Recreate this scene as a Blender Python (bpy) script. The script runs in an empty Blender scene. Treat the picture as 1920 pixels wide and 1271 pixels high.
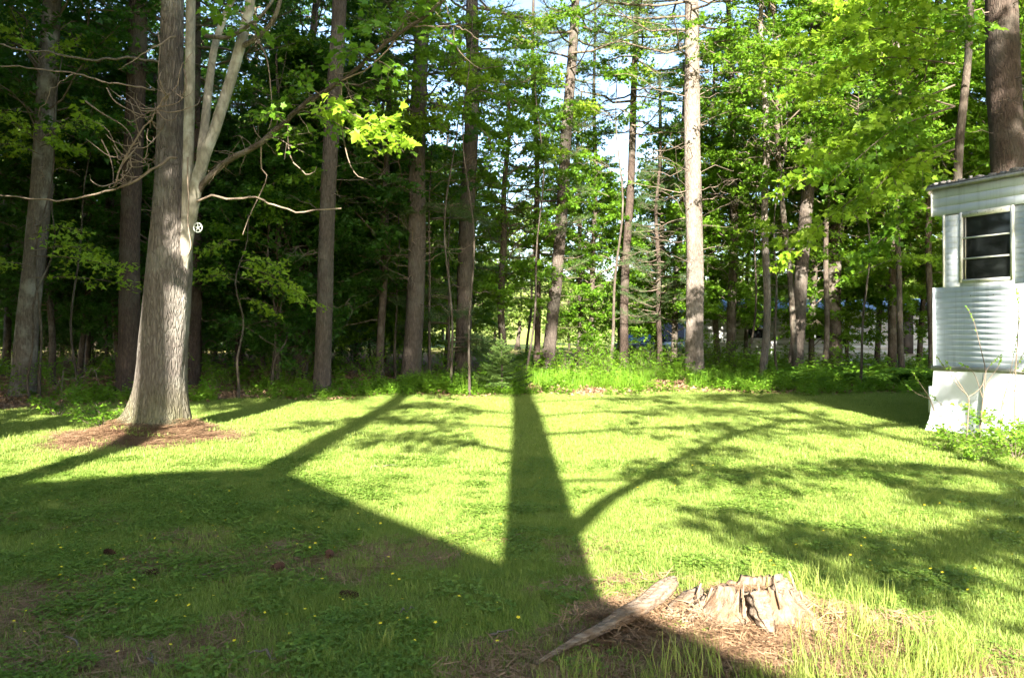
import bpy, math
import numpy as np
from mathutils import Matrix, Vector

R = math.radians
SC = bpy.context.scene
COL = SC.collection

# ------------------------------------------------------------------ camera, sky, sun, exposure
CAM_H, FPX, HOR = 1.65, 1464.0, 620.0
cam = bpy.data.cameras.new('camera'); camo = bpy.data.objects.new('camera', cam); COL.objects.link(camo)
cam.sensor_width = 36.0; cam.lens = 36.0 * FPX / 1920.0
cam.shift_y = -(635.5 - HOR) / 1920.0
cam.clip_start = 0.05; cam.clip_end = 3000
camo.location = (0, 0, CAM_H); camo.rotation_euler = (R(90), 0, 0)
SC.camera = camo

SUN_EL = 26.0
TE = math.tan(R(SUN_EL))
W = bpy.data.worlds.new('World'); SC.world = W; W.use_nodes = True
wn = W.node_tree; bg = wn.nodes['Background']
sky = wn.nodes.new('ShaderNodeTexSky'); sky.sky_type = 'NISHITA'; sky.sun_disc = False
sky.sun_elevation = R(SUN_EL); sky.sun_rotation = R(180); sky.altitude = 200; sky.dust_density = 1.6; sky.air_density = 1.0; sky.ozone_density = 1.0
wn.links.new(sky.outputs[0], bg.inputs[0]); bg.inputs[1].default_value = 0.075
sl = bpy.data.lights.new('sun', 'SUN'); sl.energy = 5.0; sl.angle = R(0.5); sl.color = (1.0, 0.94, 0.84)
so = bpy.data.objects.new('sun', sl); COL.objects.link(so); so.rotation_euler = (R(90 - SUN_EL), 0, 0); so.location = (0, -30, 30)
V = SC.view_settings
V.view_transform = 'Standard'; V.look = 'None'; V.gamma = 1.0; V.use_curve_mapping = False; V.exposure = 2.8
C = SC.cycles
C.max_bounces = 6; C.diffuse_bounces = 3; C.glossy_bounces = 2; C.transmission_bounces = 4; C.transparent_max_bounces = 4
C.use_adaptive_sampling = True; C.adaptive_threshold = 0.02; C.use_denoising = True
C.sample_clamp_indirect = 6.0; C.caustics_reflective = False; C.caustics_refractive = False
try:
    C.denoiser = 'OPENIMAGEDENOISE'; C.denoising_prefilter = 'ACCURATE'
except Exception: pass

rng = np.random.default_rng(7)

# ------------------------------------------------------------------ helpers
def A(*v): return np.array(v, dtype=np.float64)
def unit(v): return v / np.maximum(np.linalg.norm(v, axis=-1, keepdims=True), 1e-9)
def pos(px, py, d): return A((px - 960) / FPX * d, d, CAM_H - (py - HOR) / FPX * d)
def X(px, d): return (px - 960) / FPX * d

def sstep(a, b, t):
    t = np.clip((t - a) / (b - a), 0, 1); return t * t * (3 - 2 * t)
def gz(x, y):
    x = np.asarray(x, float); y = np.asarray(y, float)
    z = .035 * np.sin(x * .7 + 1) * np.sin(y * .5) + .015 * np.sin(x * 1.9 + y * .4) * np.cos(y * 1.3)
    z = z * np.clip(1 - (np.abs(y - 10) - 10) / 40, .3, 1)
    z = z + .20 * np.exp(-(((x + 5.45) / 1.0) ** 2 + ((y - 12) / .95) ** 2)) + .16 * np.exp(-(((x + 5.52) / .55) ** 2 + ((y - 11.95) / .5) ** 2))
    z = z + .10 * np.exp(-(((x - 1.25) / .62) ** 2 + ((y - 4.25) / .5) ** 2))
    z = z + 13 * sstep(95, 210, y) + 14 * sstep(200, 420, y)
    return z

class MB:
    def __init__(s): s.v = []; s.t = []; s.q = []; s.n = 0; s.a = []
    def add(s, v, t=None, q=None, a=None):
        v = np.asarray(v, float).reshape(-1, 3)
        if t is not None and len(t): s.t.append(np.asarray(t, np.int64).reshape(-1, 3) + s.n)
        if q is not None and len(q): s.q.append(np.asarray(q, np.int64).reshape(-1, 4) + s.n)
        s.v.append(v); s.n += len(v)
        s.a.append(np.full(len(v), .5) if a is None else np.asarray(a, float))
    def mesh(s, name, smooth=False):
        me = bpy.data.meshes.new(name)
        v = np.concatenate(s.v) if s.v else np.zeros((0, 3))
        t = np.concatenate(s.t) if s.t else np.zeros((0, 3), np.int64)
        q = np.concatenate(s.q) if s.q else np.zeros((0, 4), np.int64)
        me.vertices.add(len(v)); me.vertices.foreach_set('co', v.astype(np.float32).ravel())
        nl = t.size + q.size; me.loops.add(nl)
        me.loops.foreach_set('vertex_index', np.concatenate([t.ravel(), q.ravel()]).astype(np.int32))
        me.polygons.add(len(t) + len(q))
        st = np.concatenate([np.arange(len(t)) * 3, t.size + np.arange(len(q)) * 4]).astype(np.int32)
        me.polygons.foreach_set('loop_start', st)
        if smooth: me.polygons.foreach_set('use_smooth', np.ones(len(st), bool))
        at = me.attributes.new('rnd', 'FLOAT', 'POINT'); at.data.foreach_set('value', np.concatenate(s.a).astype(np.float32) if s.a else [])
        me.update(calc_edges=True); me.validate()
        return me
    def box(s, x0, x1, y0, y1, z0, z1, M=None, a=None):
        v = A([x0, y0, z0], [x1, y0, z0], [x1, y1, z0], [x0, y1, z0], [x0, y0, z1], [x1, y0, z1], [x1, y1, z1], [x0, y1, z1])
        if M is not None: v = v @ M[:3, :3].T + M[:3, 3]
        s.add(v, q=[[0, 3, 2, 1], [4, 5, 6, 7], [0, 1, 5, 4], [1, 2, 6, 5], [2, 3, 7, 6], [3, 0, 4, 7]], a=None if a is None else np.full(8, a))
        return s
    def tube(s, P, r, n=6, cap=True, disp=None, a=None):
        P = np.asarray(P, float); m = len(P); r = np.broadcast_to(np.asarray(r, float), (m,))
        T = np.gradient(P, axis=0); T = unit(T)
        ref = A(1., 0, 0) if abs(T[0][0]) < .9 else A(0, 1., 0)
        u = np.zeros((m, 3)); u0 = ref - T[0] * (ref @ T[0])
        for i in range(m):
            u0 = u0 - T[i] * (u0 @ T[i]); u0 = u0 / max(np.linalg.norm(u0), 1e-9); u[i] = u0
        w = np.cross(T, u)
        th = np.arange(n) / n * 2 * np.pi
        rr = r[:, None] * np.ones(n)
        if disp is not None: rr = rr * disp(np.arange(m)[:, None], th[None, :], P)
        v = P[:, None, :] + rr[..., None] * (np.cos(th)[None, :, None] * u[:, None, :] + np.sin(th)[None, :, None] * w[:, None, :])
        i = np.arange(m - 1)[:, None]; j = np.arange(n)[None, :]; j2 = (j + 1) % n
        q = np.stack([i * n + j, i * n + j2, (i + 1) * n + j2, (i + 1) * n + j], -1).reshape(-1, 4)
        v = v.reshape(-1, 3); t = []
        if cap:
            v = np.concatenate([v, P[-1:], P[:1]]); k = m * n
            jj = np.arange(n); t = np.concatenate([np.stack([(m - 1) * n + jj, (m - 1) * n + (jj + 1) % n, np.full(n, k)], -1),
                                                    np.stack([(jj + 1) % n, jj, np.full(n, k + 1)], -1)])
        s.add(v, t=t, q=q, a=None if a is None else np.full(len(v), a))
        return s

LEAF = {
    'simple': (A([0, 0, 0], [.45, .34, .10], [1, 0, -.05], [.45, -.34, .10]), [[0, 2, 1], [0, 3, 2]]),
    'maple': (A([0, 0, 0], [.22, .52, .06], [.45, .22, .05], [1, 0, -.08], [.45, -.22, .05], [.22, -.52, .06]),
              [[0, 2, 1], [0, 3, 2], [0, 4, 3], [0, 5, 4]]),
    'bigmaple': (A([0, 0, 0], [-.08, .34, .03], [.18, .30, .04], [.42, .62, .02], [.48, .24, .05], [.66, .26, .03], [1, 0, -.1], [.66, -.26, .03], [.48, -.24, .05],
                   [.42, -.62, .02], [.18, -.30, .04], [-.08, -.34, .03]),
                 [[0, 2, 1], [0, 4, 2], [2, 4, 3], [0, 6, 4], [4, 6, 5], [0, 8, 6], [6, 8, 7], [0, 10, 8], [8, 10, 9], [0, 11, 10]]),
    'needle': (A([0, .035, 0], [0, -.035, 0], [1, 0, 0]), [[0, 1, 2]]),
    'blade': (A([0, .03, 0], [0, -.03, 0], [.55, .024, .05], [.55, -.024, .05], [1, 0, .2]), [[0, 1, 3], [0, 3, 2], [2, 3, 4]]),
}
class LV:
    """collects leaves (point, direction, normal, size)"""
    def __init__(s): s.P = []; s.D = []; s.N = []; s.S = []
    def add(s, P, D, N, S): s.P.append(P); s.D.append(D); s.N.append(N); s.S.append(np.broadcast_to(S, (len(P),)))
    def count(s): return sum(len(p) for p in s.P)
    def into(s, mb, shape, g):
        if not s.P: return mb
        P = np.concatenate(s.P); D = unit(np.concatenate(s.D)); N = np.concatenate(s.N); S = np.concatenate(s.S)
        B = unit(np.cross(N, D)); N = np.cross(D, B)
        tv, tf = LEAF[shape]; k = len(tv); n = len(P)
        v = P[:, None] + S[:, None, None] * (tv[None, :, 0:1] * D[:, None] + tv[None, :, 1:2] * B[:, None] + tv[None, :, 2:3] * N[:, None])
        f = (np.arange(n) * k)[:, None, None] + np.asarray(tf)[None]
        mb.add(v.reshape(-1, 3), t=f.reshape(-1, 3), a=np.repeat(g.random(n), k))
        return mb

def obj(name, me, mat, parent=None, loc=None, rot=None, scale=None):
    if isinstance(me, MB): me = me.mesh(name)
    o = bpy.data.objects.new(name, me); COL.objects.link(o)
    if mat is not None and me is not None:
        if not me.materials: me.materials.append(mat)
        elif me.materials[0] != mat: o.material_slots[0].link = 'OBJECT'; o.material_slots[0].material = mat
    if parent is not None: o.parent = parent
    if loc is not None: o.location = loc
    if rot is not None: o.rotation_euler = rot
    if scale is not None: o.scale = scale if hasattr(scale, '__len__') else (scale,) * 3
    return o
def tag(o, label=None, cat=None, group=None, kind=None):
    if label: o['label'] = label
    if cat: o['category'] = cat
    if group: o['group'] = group
    if kind: o['kind'] = kind
    return o
def thing(name, label, cat, loc=(0, 0, 0), group=None, rz=0, scale=1.0):
    o = bpy.data.objects.new(name, None); COL.objects.link(o); o.empty_display_size = .2
    o.location = loc; o.rotation_euler = (0, 0, rz); o.scale = (scale,) * 3
    return tag(o, label, cat, group)

# ------------------------------------------------------------------ materials
def mat(name):
    m = bpy.data.materials.new(name); m.use_nodes = True
    nt = m.node_tree; b = nt.nodes['Principled BSDF']; return m, nt, b
def nd(nt, t, **kw):
    n = nt.nodes.new(t)
    for k, v in kw.items(): setattr(n, k, v)
    return n
def ramp(nt, fac, stops):
    r = nd(nt, 'ShaderNodeValToRGB'); e = r.color_ramp.elements
    while len(e) < len(stops): e.new(.5)
    for i, (p, c) in enumerate(stops): e[i].position = p; e[i].color = (*c, 1)
    nt.links.new(fac, r.inputs[0]); return r.outputs[0]
def noise(nt, vec, scale, detail=4, rough=.55):
    n = nd(nt, 'ShaderNodeTexNoise'); n.inputs['Scale'].default_value = scale; n.inputs['Detail'].default_value = detail; n.inputs['Roughness'].default_value = rough
    if vec is not None: nt.links.new(vec, n.inputs['Vector'])
    return n.outputs[0]
def mapping(nt, scale, coord='Object'):
    tc = nd(nt, 'ShaderNodeTexCoord'); mp = nd(nt, 'ShaderNodeMapping'); mp.inputs['Scale'].default_value = scale
    nt.links.new(tc.outputs[coord], mp.inputs[0]); return mp.outputs[0]
def mix(nt, fac, a, b, mode='MIX'):
    m = nd(nt, 'ShaderNodeMixRGB', blend_type=mode)
    for s, v in zip(m.inputs, (fac, a, b)):
        if hasattr(v, 'is_output') or isinstance(v, bpy.types.NodeSocket): nt.links.new(v, s)
        elif isinstance(v, (int, float)): s.default_value = v
        else: s.default_value = (*v, 1)
    return m.outputs[0]
def bump(nt, h, b, strength=.4, dist=.02):
    n = nd(nt, 'ShaderNodeBump'); n.inputs['Strength'].default_value = strength; n.inputs['Distance'].default_value = dist
    nt.links.new(h, n.inputs['Height']); nt.links.new(n.outputs[0], b.inputs['Normal'])

def leaf_mat(name, c0, c1, tr=.4, trc=(.30, .42, .04), rough=.5, spec=.25):
    m, nt, b = mat(name)
    at = nd(nt, 'ShaderNodeAttribute', attribute_name='rnd'); oi = nd(nt, 'ShaderNodeObjectInfo')
    ad = nd(nt, 'ShaderNodeMath', operation='MULTIPLY_ADD'); ad.inputs[1].default_value = .65; ad.inputs[2].default_value = 0
    nt.links.new(at.outputs['Fac'], ad.inputs[0])
    a2 = nd(nt, 'ShaderNodeMath', operation='MULTIPLY_ADD'); a2.inputs[1].default_value = .35
    nt.links.new(oi.outputs['Random'], a2.inputs[0]); nt.links.new(ad.outputs[0], a2.inputs[2])
    c = ramp(nt, a2.outputs[0], [(0, c0), (1, c1)])
    nt.links.new(c, b.inputs['Base Color']); b.inputs['Roughness'].default_value = rough; b.inputs['Specular IOR Level'].default_value = spec
    t = nd(nt, 'ShaderNodeBsdfTranslucent'); tc = mix(nt, .6, c, trc); nt.links.new(tc, t.inputs[0])
    mx = nd(nt, 'ShaderNodeMixShader'); mx.inputs[0].default_value = tr
    nt.links.new(b.outputs[0], mx.inputs[1]); nt.links.new(t.outputs[0], mx.inputs[2])
    nt.links.new(mx.outputs[0], nt.nodes['Material Output'].inputs[0])
    return m
def bark_mat(name, c0, c1, c2, sc=(9, 9, 1.6), blotch=1.2, bs=.9, bd=.03, moss=None):
    m, nt, b = mat(name)
    v = mapping(nt, sc); f = noise(nt, v, 1.6, 6, .65)
    vo = nd(nt, 'ShaderNodeTexVoronoi', feature='DISTANCE_TO_EDGE'); vo.inputs['Scale'].default_value = 1.5
    ds = nd(nt, 'ShaderNodeVectorMath', operation='ADD'); nt.links.new(v, ds.inputs[0])
    nn = nd(nt, 'ShaderNodeTexNoise'); nn.inputs['Scale'].default_value = 1.2; nt.links.new(v, nn.inputs['Vector'])
    nt.links.new(nn.outputs['Color'], ds.inputs[1]); nt.links.new(ds.outputs[0], vo.inputs['Vector'])
    rr = nd(nt, 'ShaderNodeMapRange'); rr.inputs[1].default_value = 0; rr.inputs[2].default_value = .22; nt.links.new(vo.outputs['Distance'], rr.inputs[0])
    col = ramp(nt, f, [(.3, c0), (.7, c1)])
    col = mix(nt, rr.outputs[0], mix(nt, .42, col, A(*c0) * .5), col)
    bl = noise(nt, mapping(nt, (1, 1, .8)), blotch, 5, .6)
    blr = nd(nt, 'ShaderNodeMapRange'); blr.inputs[1].default_value = .5; blr.inputs[2].default_value = .68; nt.links.new(bl, blr.inputs[0])
    col = mix(nt, blr.outputs[0], col, c2)
    if moss is not None:
        gm = nd(nt, 'ShaderNodeNewGeometry'); sp = nd(nt, 'ShaderNodeSeparateXYZ'); nt.links.new(gm.outputs['Position'], sp.inputs[0])
        mr = nd(nt, 'ShaderNodeMapRange'); mr.inputs[1].default_value = 1.0; mr.inputs[2].default_value = .1; nt.links.new(sp.outputs['Z'], mr.inputs[0])
        mm = nd(nt, 'ShaderNodeMath', operation='MULTIPLY'); nt.links.new(mr.outputs[0], mm.inputs[0]); nt.links.new(noise(nt, v, .8, 4), mm.inputs[1])
        col = mix(nt, mm.outputs[0], col, moss)
    nt.links.new(col, b.inputs['Base Color']); b.inputs['Roughness'].default_value = .95; b.inputs['Specular IOR Level'].default_value = .1
    h = nd(nt, 'ShaderNodeMath', operation='MULTIPLY_ADD'); h.inputs[1].default_value = .5; nt.links.new(f, h.inputs[0]); nt.links.new(rr.outputs[0], h.inputs[2])
    bump(nt, h.outputs[0], b, bs, bd)
    return m
def plain(name, c, rough=.8, spec=.3, nscale=8., var=.15, metal=0, bumps=0, coord='Object', dirt=None, dscale=2., dm=(1, 1, .5)):
    m, nt, b = mat(name); f = noise(nt, mapping(nt, (1, 1, 1), coord), nscale, 5)
    c = A(*c); col = ramp(nt, f, [(.3, c * (1 - var)), (.7, np.minimum(c * (1 + var), 1))])
    if dirt is not None:
        f2 = noise(nt, mapping(nt, dm, coord), dscale, 6, .65)
        r2 = nd(nt, 'ShaderNodeMapRange'); r2.inputs[1].default_value = .5; r2.inputs[2].default_value = .75; r2.inputs[4].default_value = .8; nt.links.new(f2, r2.inputs[0])
        col = mix(nt, r2.outputs[0], col, dirt)
    nt.links.new(col, b.inputs['Base Color']); b.inputs['Roughness'].default_value = rough; b.inputs['Specular IOR Level'].default_value = spec; b.inputs['Metallic'].default_value = metal
    if bumps: bump(nt, f, b, bumps, .01)
    return m

M = {}
M['leaf'] = leaf_mat('maple_leaf', (.055, .155, .010), (.165, .30, .018), .45, (.30, .47, .03))
M['leaf_dark'] = leaf_mat('shaded_maple_leaf', (.022, .08, .010), (.06, .15, .014), .38, (.14, .30, .02))  # maple leaf darkened, the shade of the wood put into its colour
M['leaf_yellow'] = leaf_mat('sunlit_maple_leaf', (.15, .29, .016), (.29, .43, .03), .45, (.46, .62, .05))  # lighter maple leaf, sunlight painted into the colour of the bright sprays
M['leaf_far'] = leaf_mat('far_leaf', (.07, .13, .02), (.15, .21, .035), .35)
M['needle'] = leaf_mat('pine_needle', (.04, .09, .025), (.095, .155, .04), .2, (.12, .2, .04), .55, .3)
M['spruce'] = leaf_mat('spruce_needle', (.05, .115, .022), (.15, .225, .045), .15, (.12, .2, .06), .6, .3)
M['grass'] = leaf_mat('grass_blade', (.09, .18, .02), (.315, .365, .09), .36, (.42, .50, .08), .5, .3)
M['grass_tall'] = leaf_mat('tall_grass_blade', (.12, .22, .024), (.36, .38, .10), .38, (.42, .48, .08), .5, .3)
M['clover'] = leaf_mat('clover_leaf', (.085, .175, .02), (.22, .31, .055), .36, (.32, .46, .05))
M['herb'] = leaf_mat('herb_leaf', (.07, .19, .012), (.20, .34, .028), .42, (.34, .50, .04))
M['fern'] = leaf_mat('fern_leaf', (.07, .17, .018), (.15, .27, .035), .42, (.3, .45, .05))
M['litter'] = leaf_mat('dead_needle', (.15, .085, .045), (.38, .25, .15), .05, (.3, .2, .1), .8, .1)
M['bark_pine'] = bark_mat('pine_bark', (.065, .052, .043), (.155, .127, .103), (.14, .127, .105), (15, 15, 3.5), 1.2, .7, .02)
M['bark_sunny'] = bark_mat('sunlit_pine_bark', (.13, .105, .085), (.28, .235, .195), (.25, .225, .19), (15, 15, 3.5), 1.2, .7, .02)  # paler copy of the pine bark, sunlight put into its colour
M['bark_red'] = bark_mat('red_pine_bark', (.05, .037, .03), (.115, .085, .066), (.10, .088, .07), (15, 15, 3.5), 1.2, .7, .02)
M['bark_gray'] = bark_mat('maple_bark', (.085, .07, .055), (.19, .165, .13), (.25, .24, .20), (15, 15, 4), 2.6, .45, .012)
M['bark_pale'] = bark_mat('pale_stem_bark', (.20, .18, .14), (.36, .33, .26), (.44, .43, .37), (8, 8, 3), 3., .35, .01)
M['bark_big'] = bark_mat('old_tree_bark', (.10, .085, .072), (.215, .185, .158), (.25, .235, .20), (17, 17, 3.4), 1.6, .75, .03, moss=(.11, .115, .02))
M['bark_thin'] = bark_mat('thin_trunk_bark', (.055, .043, .033), (.13, .105, .08), (.17, .155, .125), (14, 14, 4), 2.5, .5, .01)
M['dead'] = plain('dead_wood', (.20, .155, .115), .9, .1, 6, .35)
M['twig'] = plain('twig_bark', (.14, .11, .08), .9, .1, 6, .3)
def fibre_mat(name, c0, c1, c2, sc):
    m, nt, b = mat(name); v = mapping(nt, sc); f = noise(nt, v, 1.5, 7, .7); f2 = noise(nt, v, 5., 3, .6)
    col = ramp(nt, f, [(.28, A(*c0) * .35), (.42, c0), (.68, c1)])
    bl = noise(nt, mapping(nt, (1, 1, 1)), 7., 5, .6); br = nd(nt, 'ShaderNodeMapRange'); br.inputs[1].default_value = .5; br.inputs[2].default_value = .7; nt.links.new(bl, br.inputs[0])
    nt.links.new(mix(nt, br.outputs[0], col, c2), b.inputs['Base Color']); b.inputs['Roughness'].default_value = .95; b.inputs['Specular IOR Level'].default_value = .1
    h = nd(nt, 'ShaderNodeMath', operation='MULTIPLY_ADD'); h.inputs[1].default_value = .35; nt.links.new(f2, h.inputs[0]); nt.links.new(f, h.inputs[2]); bump(nt, h.outputs[0], b, 1., .02); return m
M['stump'] = fibre_mat('weathered_wood', (.16, .105, .068), (.36, .27, .195), (.24, .135, .072), (26, 26, 2.2))
M['root'] = fibre_mat('weathered_root_wood', (.16, .115, .08), (.36, .285, .22), (.25, .155, .09), (4, 30, 34))

# ------------------------------------------------------------------ ground sheet
def grid_axis(lo, hi, fine_lo, fine_hi, step):
    a = list(np.arange(fine_lo, fine_hi + 1e-6, step)); s = step; x = fine_hi
    while x < hi: s *= 1.18; x += s; a.append(min(x, hi))
    s = step; x = fine_lo
    while x > lo: s *= 1.18; x -= s; a.insert(0, max(x, lo))
    return np.array(a)
gx = grid_axis(-600, 600, -13, 13, .14); gy = grid_axis(-60, 900, 2.5, 23, .14)
GX, GY = np.meshgrid(gx, gy, indexing='xy')
fine = .012 * np.sin(GX * 7.1 + 3 * np.sin(GY * 2.3)) * np.sin(GY * 6.3 + 2 * np.sin(GX * 3.1)) * (np.abs(GX) < 13) * (GY > 2.5) * (GY < 23)
gv = np.stack([GX, GY, gz(GX, GY) + fine], -1).reshape(-1, 3)
ny, nx = GX.shape; ii, jj = np.meshgrid(np.arange(ny - 1), np.arange(nx - 1), indexing='ij'); k0 = (ii * nx + jj).ravel()
gm = MB(); gm.add(gv, q=np.stack([k0, k0 + 1, k0 + nx + 1, k0 + nx], -1))
def edge_y(x):
    "far edge of the mown lawn"
    return 19.6 + .5 * np.sin(x * .55 + .6) + .25 * np.sin(x * 1.7) - 3.0 * sstep(-4.5, -8.5, x) - 2.2 * sstep(-8, -12, x) + 1.3 * sstep(2, 6, x)
def vnoise(x, y, s, seed):
    "cheap value noise in 0..1"
    g = np.random.default_rng(seed).random((64, 64)); x = np.asarray(x) * s + 100.3; y = np.asarray(y) * s + 57.7
    i = np.floor(x).astype(int); j = np.floor(y).astype(int); u = x - i; w = y - j; u = u * u * (3 - 2 * u); w = w * w * (3 - 2 * w)
    i0, i1, j0, j1 = i % 64, (i + 1) % 64, j % 64, (j + 1) % 64
    return (g[i0, j0] * (1 - u) + g[i1, j0] * u) * (1 - w) + (g[i0, j1] * (1 - u) + g[i1, j1] * u) * w
def bare(x, y):
    "0 grass .. 1 bare needle litter"
    x = np.asarray(x, float); y = np.asarray(y, float)
    r1 = np.hypot((x + 5.5) / 1.4, (y - 11.75) / 1.0)
    b = sstep(1.45, .6, r1 + .7 * (vnoise(x, y, 1.9, 3) - .5))
    r2 = np.hypot((x - 1.15) / .95, (y - 4.05) / .55)
    b = np.maximum(b, sstep(1.2, .7, r2 + .3 * (vnoise(x, y, 3.1, 4) - .5)))
    r3 = np.hypot((x - .35) / .75, (y - 3.75) / .5); b = np.maximum(b, .85 * sstep(1.2, .6, r3))
    r4 = np.hypot((x - 2.25) / .35, (y - 3.75) / .3); b = np.maximum(b, sstep(1.2, .6, r4 + .3 * (vnoise(x, y, 4, 5) - .5)))
    pat = vnoise(x, y, 1.1, 11) * .6 + vnoise(x, y, 2.9, 12) * .4
    near = sstep(8.5, 5, y) * sstep(2.6, .2, x)
    b = np.maximum(b, near * .62 * sstep(.54, .74, pat))
    b = np.maximum(b, sstep(-.1, 1.0, y - edge_y(x)))
    return b
gme = gm.mesh('ground', True)
ab = gme.attributes.new('bare', 'FLOAT', 'POINT'); ab.data.foreach_set('value', bare(gv[:, 0], gv[:, 1]).astype(np.float32))
mg, nt, b = mat('lawn_and_forest_floor')
at = nd(nt, 'ShaderNodeAttribute', attribute_name='bare')
cc = mapping(nt, (1, 1, 1))
soil = ramp(nt, noise(nt, cc, 38, 6, .7), [(.25, (.06, .036, .024)), (.5, (.18, .10, .062)), (.75, (.36, .22, .145))])
turf = ramp(nt, noise(nt, cc, 16, 6, .7), [(.25, (.07, .10, .02)), (.5, (.15, .19, .04)), (.8, (.28, .28, .10))])
big = noise(nt, cc, .6, 4)
turf = mix(nt, big, turf, (.17, .20, .045))
sp = nd(nt, 'ShaderNodeSeparateXYZ'); nt.links.new(cc, sp.inputs[0])
fr = nd(nt, 'ShaderNodeMapRange'); fr.inputs[1].default_value = 50; fr.inputs[2].default_value = 75; nt.links.new(sp.outputs['Y'], fr.inputs[0])
mead = ramp(nt, noise(nt, cc, .25, 5, .7), [(.3, (.16, .22, .04)), (.7, (.30, .33, .09))])
col = mix(nt, at.outputs['Fac'], turf, soil); col = mix(nt, fr.outputs[0], col, mead)
nt.links.new(col, b.inputs['Base Color']); b.inputs['Roughness'].default_value = .95; b.inputs['Specular IOR Level'].default_value = .1
bump(nt, noise(nt, cc, 45, 5, .7), b, .8, .02)
tag(obj('ground', gme, mg), kind='structure')

# ------------------------------------------------------------------ tree generators
UP = A(0, 0, 1.)
def curve(p0, p1, n=7, sag=0., wob=0., g=rng):
    t = np.linspace(0, 1, n)[:, None]; p0 = np.asarray(p0, float); p1 = np.asarray(p1, float)
    P = p0 * (1 - t) + p1 * t; P[:, 2] += sag * (4 * t[:, 0] * (1 - t[:, 0]))
    if wob:
        w = g.normal(0, wob, (n, 3)); w[0] = 0; w[-1] *= .3; P = P + w
    return P
def along(P, t):
    m = len(P) - 1; f = np.clip(t, 0, 1) * m; i = np.minimum(f.astype(int), m - 1); u = (f - i)[:, None]
    return P[i] * (1 - u) + P[i + 1] * u, unit(P[i + 1] - P[i])
def spray(lv, p0, d, L, n, leaf, g, tilt=.8, droop=.15):
    t = np.sort(g.uniform(.05, 1, n)); P = p0 + d * (t * L)[:, None]; P[:, 2] -= droop * L * t ** 2
    side = unit(np.cross(d, UP)); sg = np.where(np.arange(n) % 2 == 0, 1., -1.)
    D = d * .55 + side * (sg * .8)[:, None] + g.normal(0, .3, (n, 3)); D[:, 2] -= .18
    N = UP + g.normal(0, tilt, (n, 3))
    P = P + side * (sg * leaf * .5)[:, None] + g.normal(0, leaf * .35, (n, 3))
    lv.add(P, D, N, leaf * g.uniform(.5, 1.3, n))
def bough(wd, lv, P, r0, g, leaf, ntw, nl, tw=(.6, 1.2), t0=.25, sides=4, tilt=.8):
    wd.tube(P, np.linspace(r0, r0 * .25, len(P)), sides, False)
    L = np.linalg.norm(P[-1] - P[0])
    ts = np.clip(np.linspace(t0, 1, ntw) + g.normal(0, .04, ntw), 0, 1); Q, T = along(P, ts)
    for k in range(ntw):
        d = T[k]; s = unit(np.cross(d, UP)); sg = 1 if k % 2 else -1
        dd = unit(d * g.uniform(.4, 1.) + s * sg * g.uniform(.2, 1.1) + UP * g.normal(.0, .32))
        l = g.uniform(*tw) * (1.15 - .5 * ts[k])
        tp = curve(Q[k], Q[k] + dd * l - UP * .12 * l, 3); wd.tube(tp, [r0 * .3, r0 * .2, r0 * .08], 3, False)
        spray(lv, Q[k], dd, l, nl, leaf, g, tilt)
def broad_crown(seed, H, zb, Rr, nb, leaf, ntw, nl, shape='maple', prof=None, rise=.35, tw=(.6, 1.2)):
    g = np.random.default_rng(seed); wd, lv = MB(), LV()
    for i in range(nb):
        u = (i + g.uniform(0, 1)) / nb; z = zb + (H - zb) * u
        rr = Rr * (prof(u) if prof else (.45 + .9 * math.sin(math.pi * min(1, u * .9 + .12))) * .75) * g.uniform(.6, 1.15)
        az = i * 2.399 + g.normal(0, .35)
        d = A(math.cos(az), math.sin(az), 0)
        p0 = A(0, 0, z - .25 * rr * rise); p1 = p0 + d * rr + UP * (rise * rr * g.uniform(.3, 1.3))
        bough(wd, lv, curve(p0, p1, 6, .06 * rr, .05 * rr, g), .007 + .008 * rr, g, leaf, ntw, nl, tw)
    mw = wd.mesh('limbs'); ml = lv.into(MB(), shape, g).mesh('crown')
    return mw, ml
def pine_bough(wd, lv, P, r0, g, ntw=14, tuft=6, nd_=8, ln=.115, wtw=.7):
    wd.tube(P, np.linspace(r0, r0 * .3, len(P)), 4, False)
    ts = np.linspace(.3, 1, ntw); Q, T = along(P, ts)
    for k in range(ntw):
        d = T[k]; s = unit(np.cross(d, UP)); sg = 1 if k % 2 else -1
        dd = unit(d * g.uniform(.5, .9) + s * sg * g.uniform(.4, .9) + UP * g.normal(.15, .12)); l = wtw * g.uniform(.6, 1.1) * (1.25 - .7 * ts[k])
        wd.tube(np.stack([Q[k], Q[k] + dd * l]), [r0 * .25, r0 * .1], 3, False)
        tt = np.repeat(np.linspace(.25, 1, tuft), nd_); n = len(tt)
        Pn = Q[k] + dd * (tt * l)[:, None] + g.normal(0, .02, (n, 3))
        Dn = dd * .75 + g.normal(0, .55, (n, 3)) + UP * .15
        lv.add(Pn, Dn, g.normal(0, 1, (n, 3)), ln * g.uniform(.7, 1.15, n))
def pine_crown(seed, H, zb, Rr, nb, lo=.45):
    g = np.random.default_rng(seed); wd, lv = MB(), LV()
    for i in range(nb):
        u = (i + g.uniform(0, .6)) / nb; z = zb + (H - zb) * u
        rr = Rr * (lo + (1 - lo) * math.sin(math.pi * min(1, .15 + u * .85))) * g.uniform(.65, 1.1) * (1.15 - .6 * u)
        az = i * 2.399 + g.normal(0, .3); d = A(math.cos(az), math.sin(az), 0)
        p0 = A(0, 0, z); p1 = p0 + d * rr + UP * rr * g.uniform(-.1, .3)
        pine_bough(wd, lv, curve(p0, p1, 5, -.05 * rr, .04 * rr, g), .012 + .012 * rr, g, int(9 + rr * 5))
    return wd.mesh('limbs'), lv.into(MB(), 'needle', g).mesh('crown')
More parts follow.
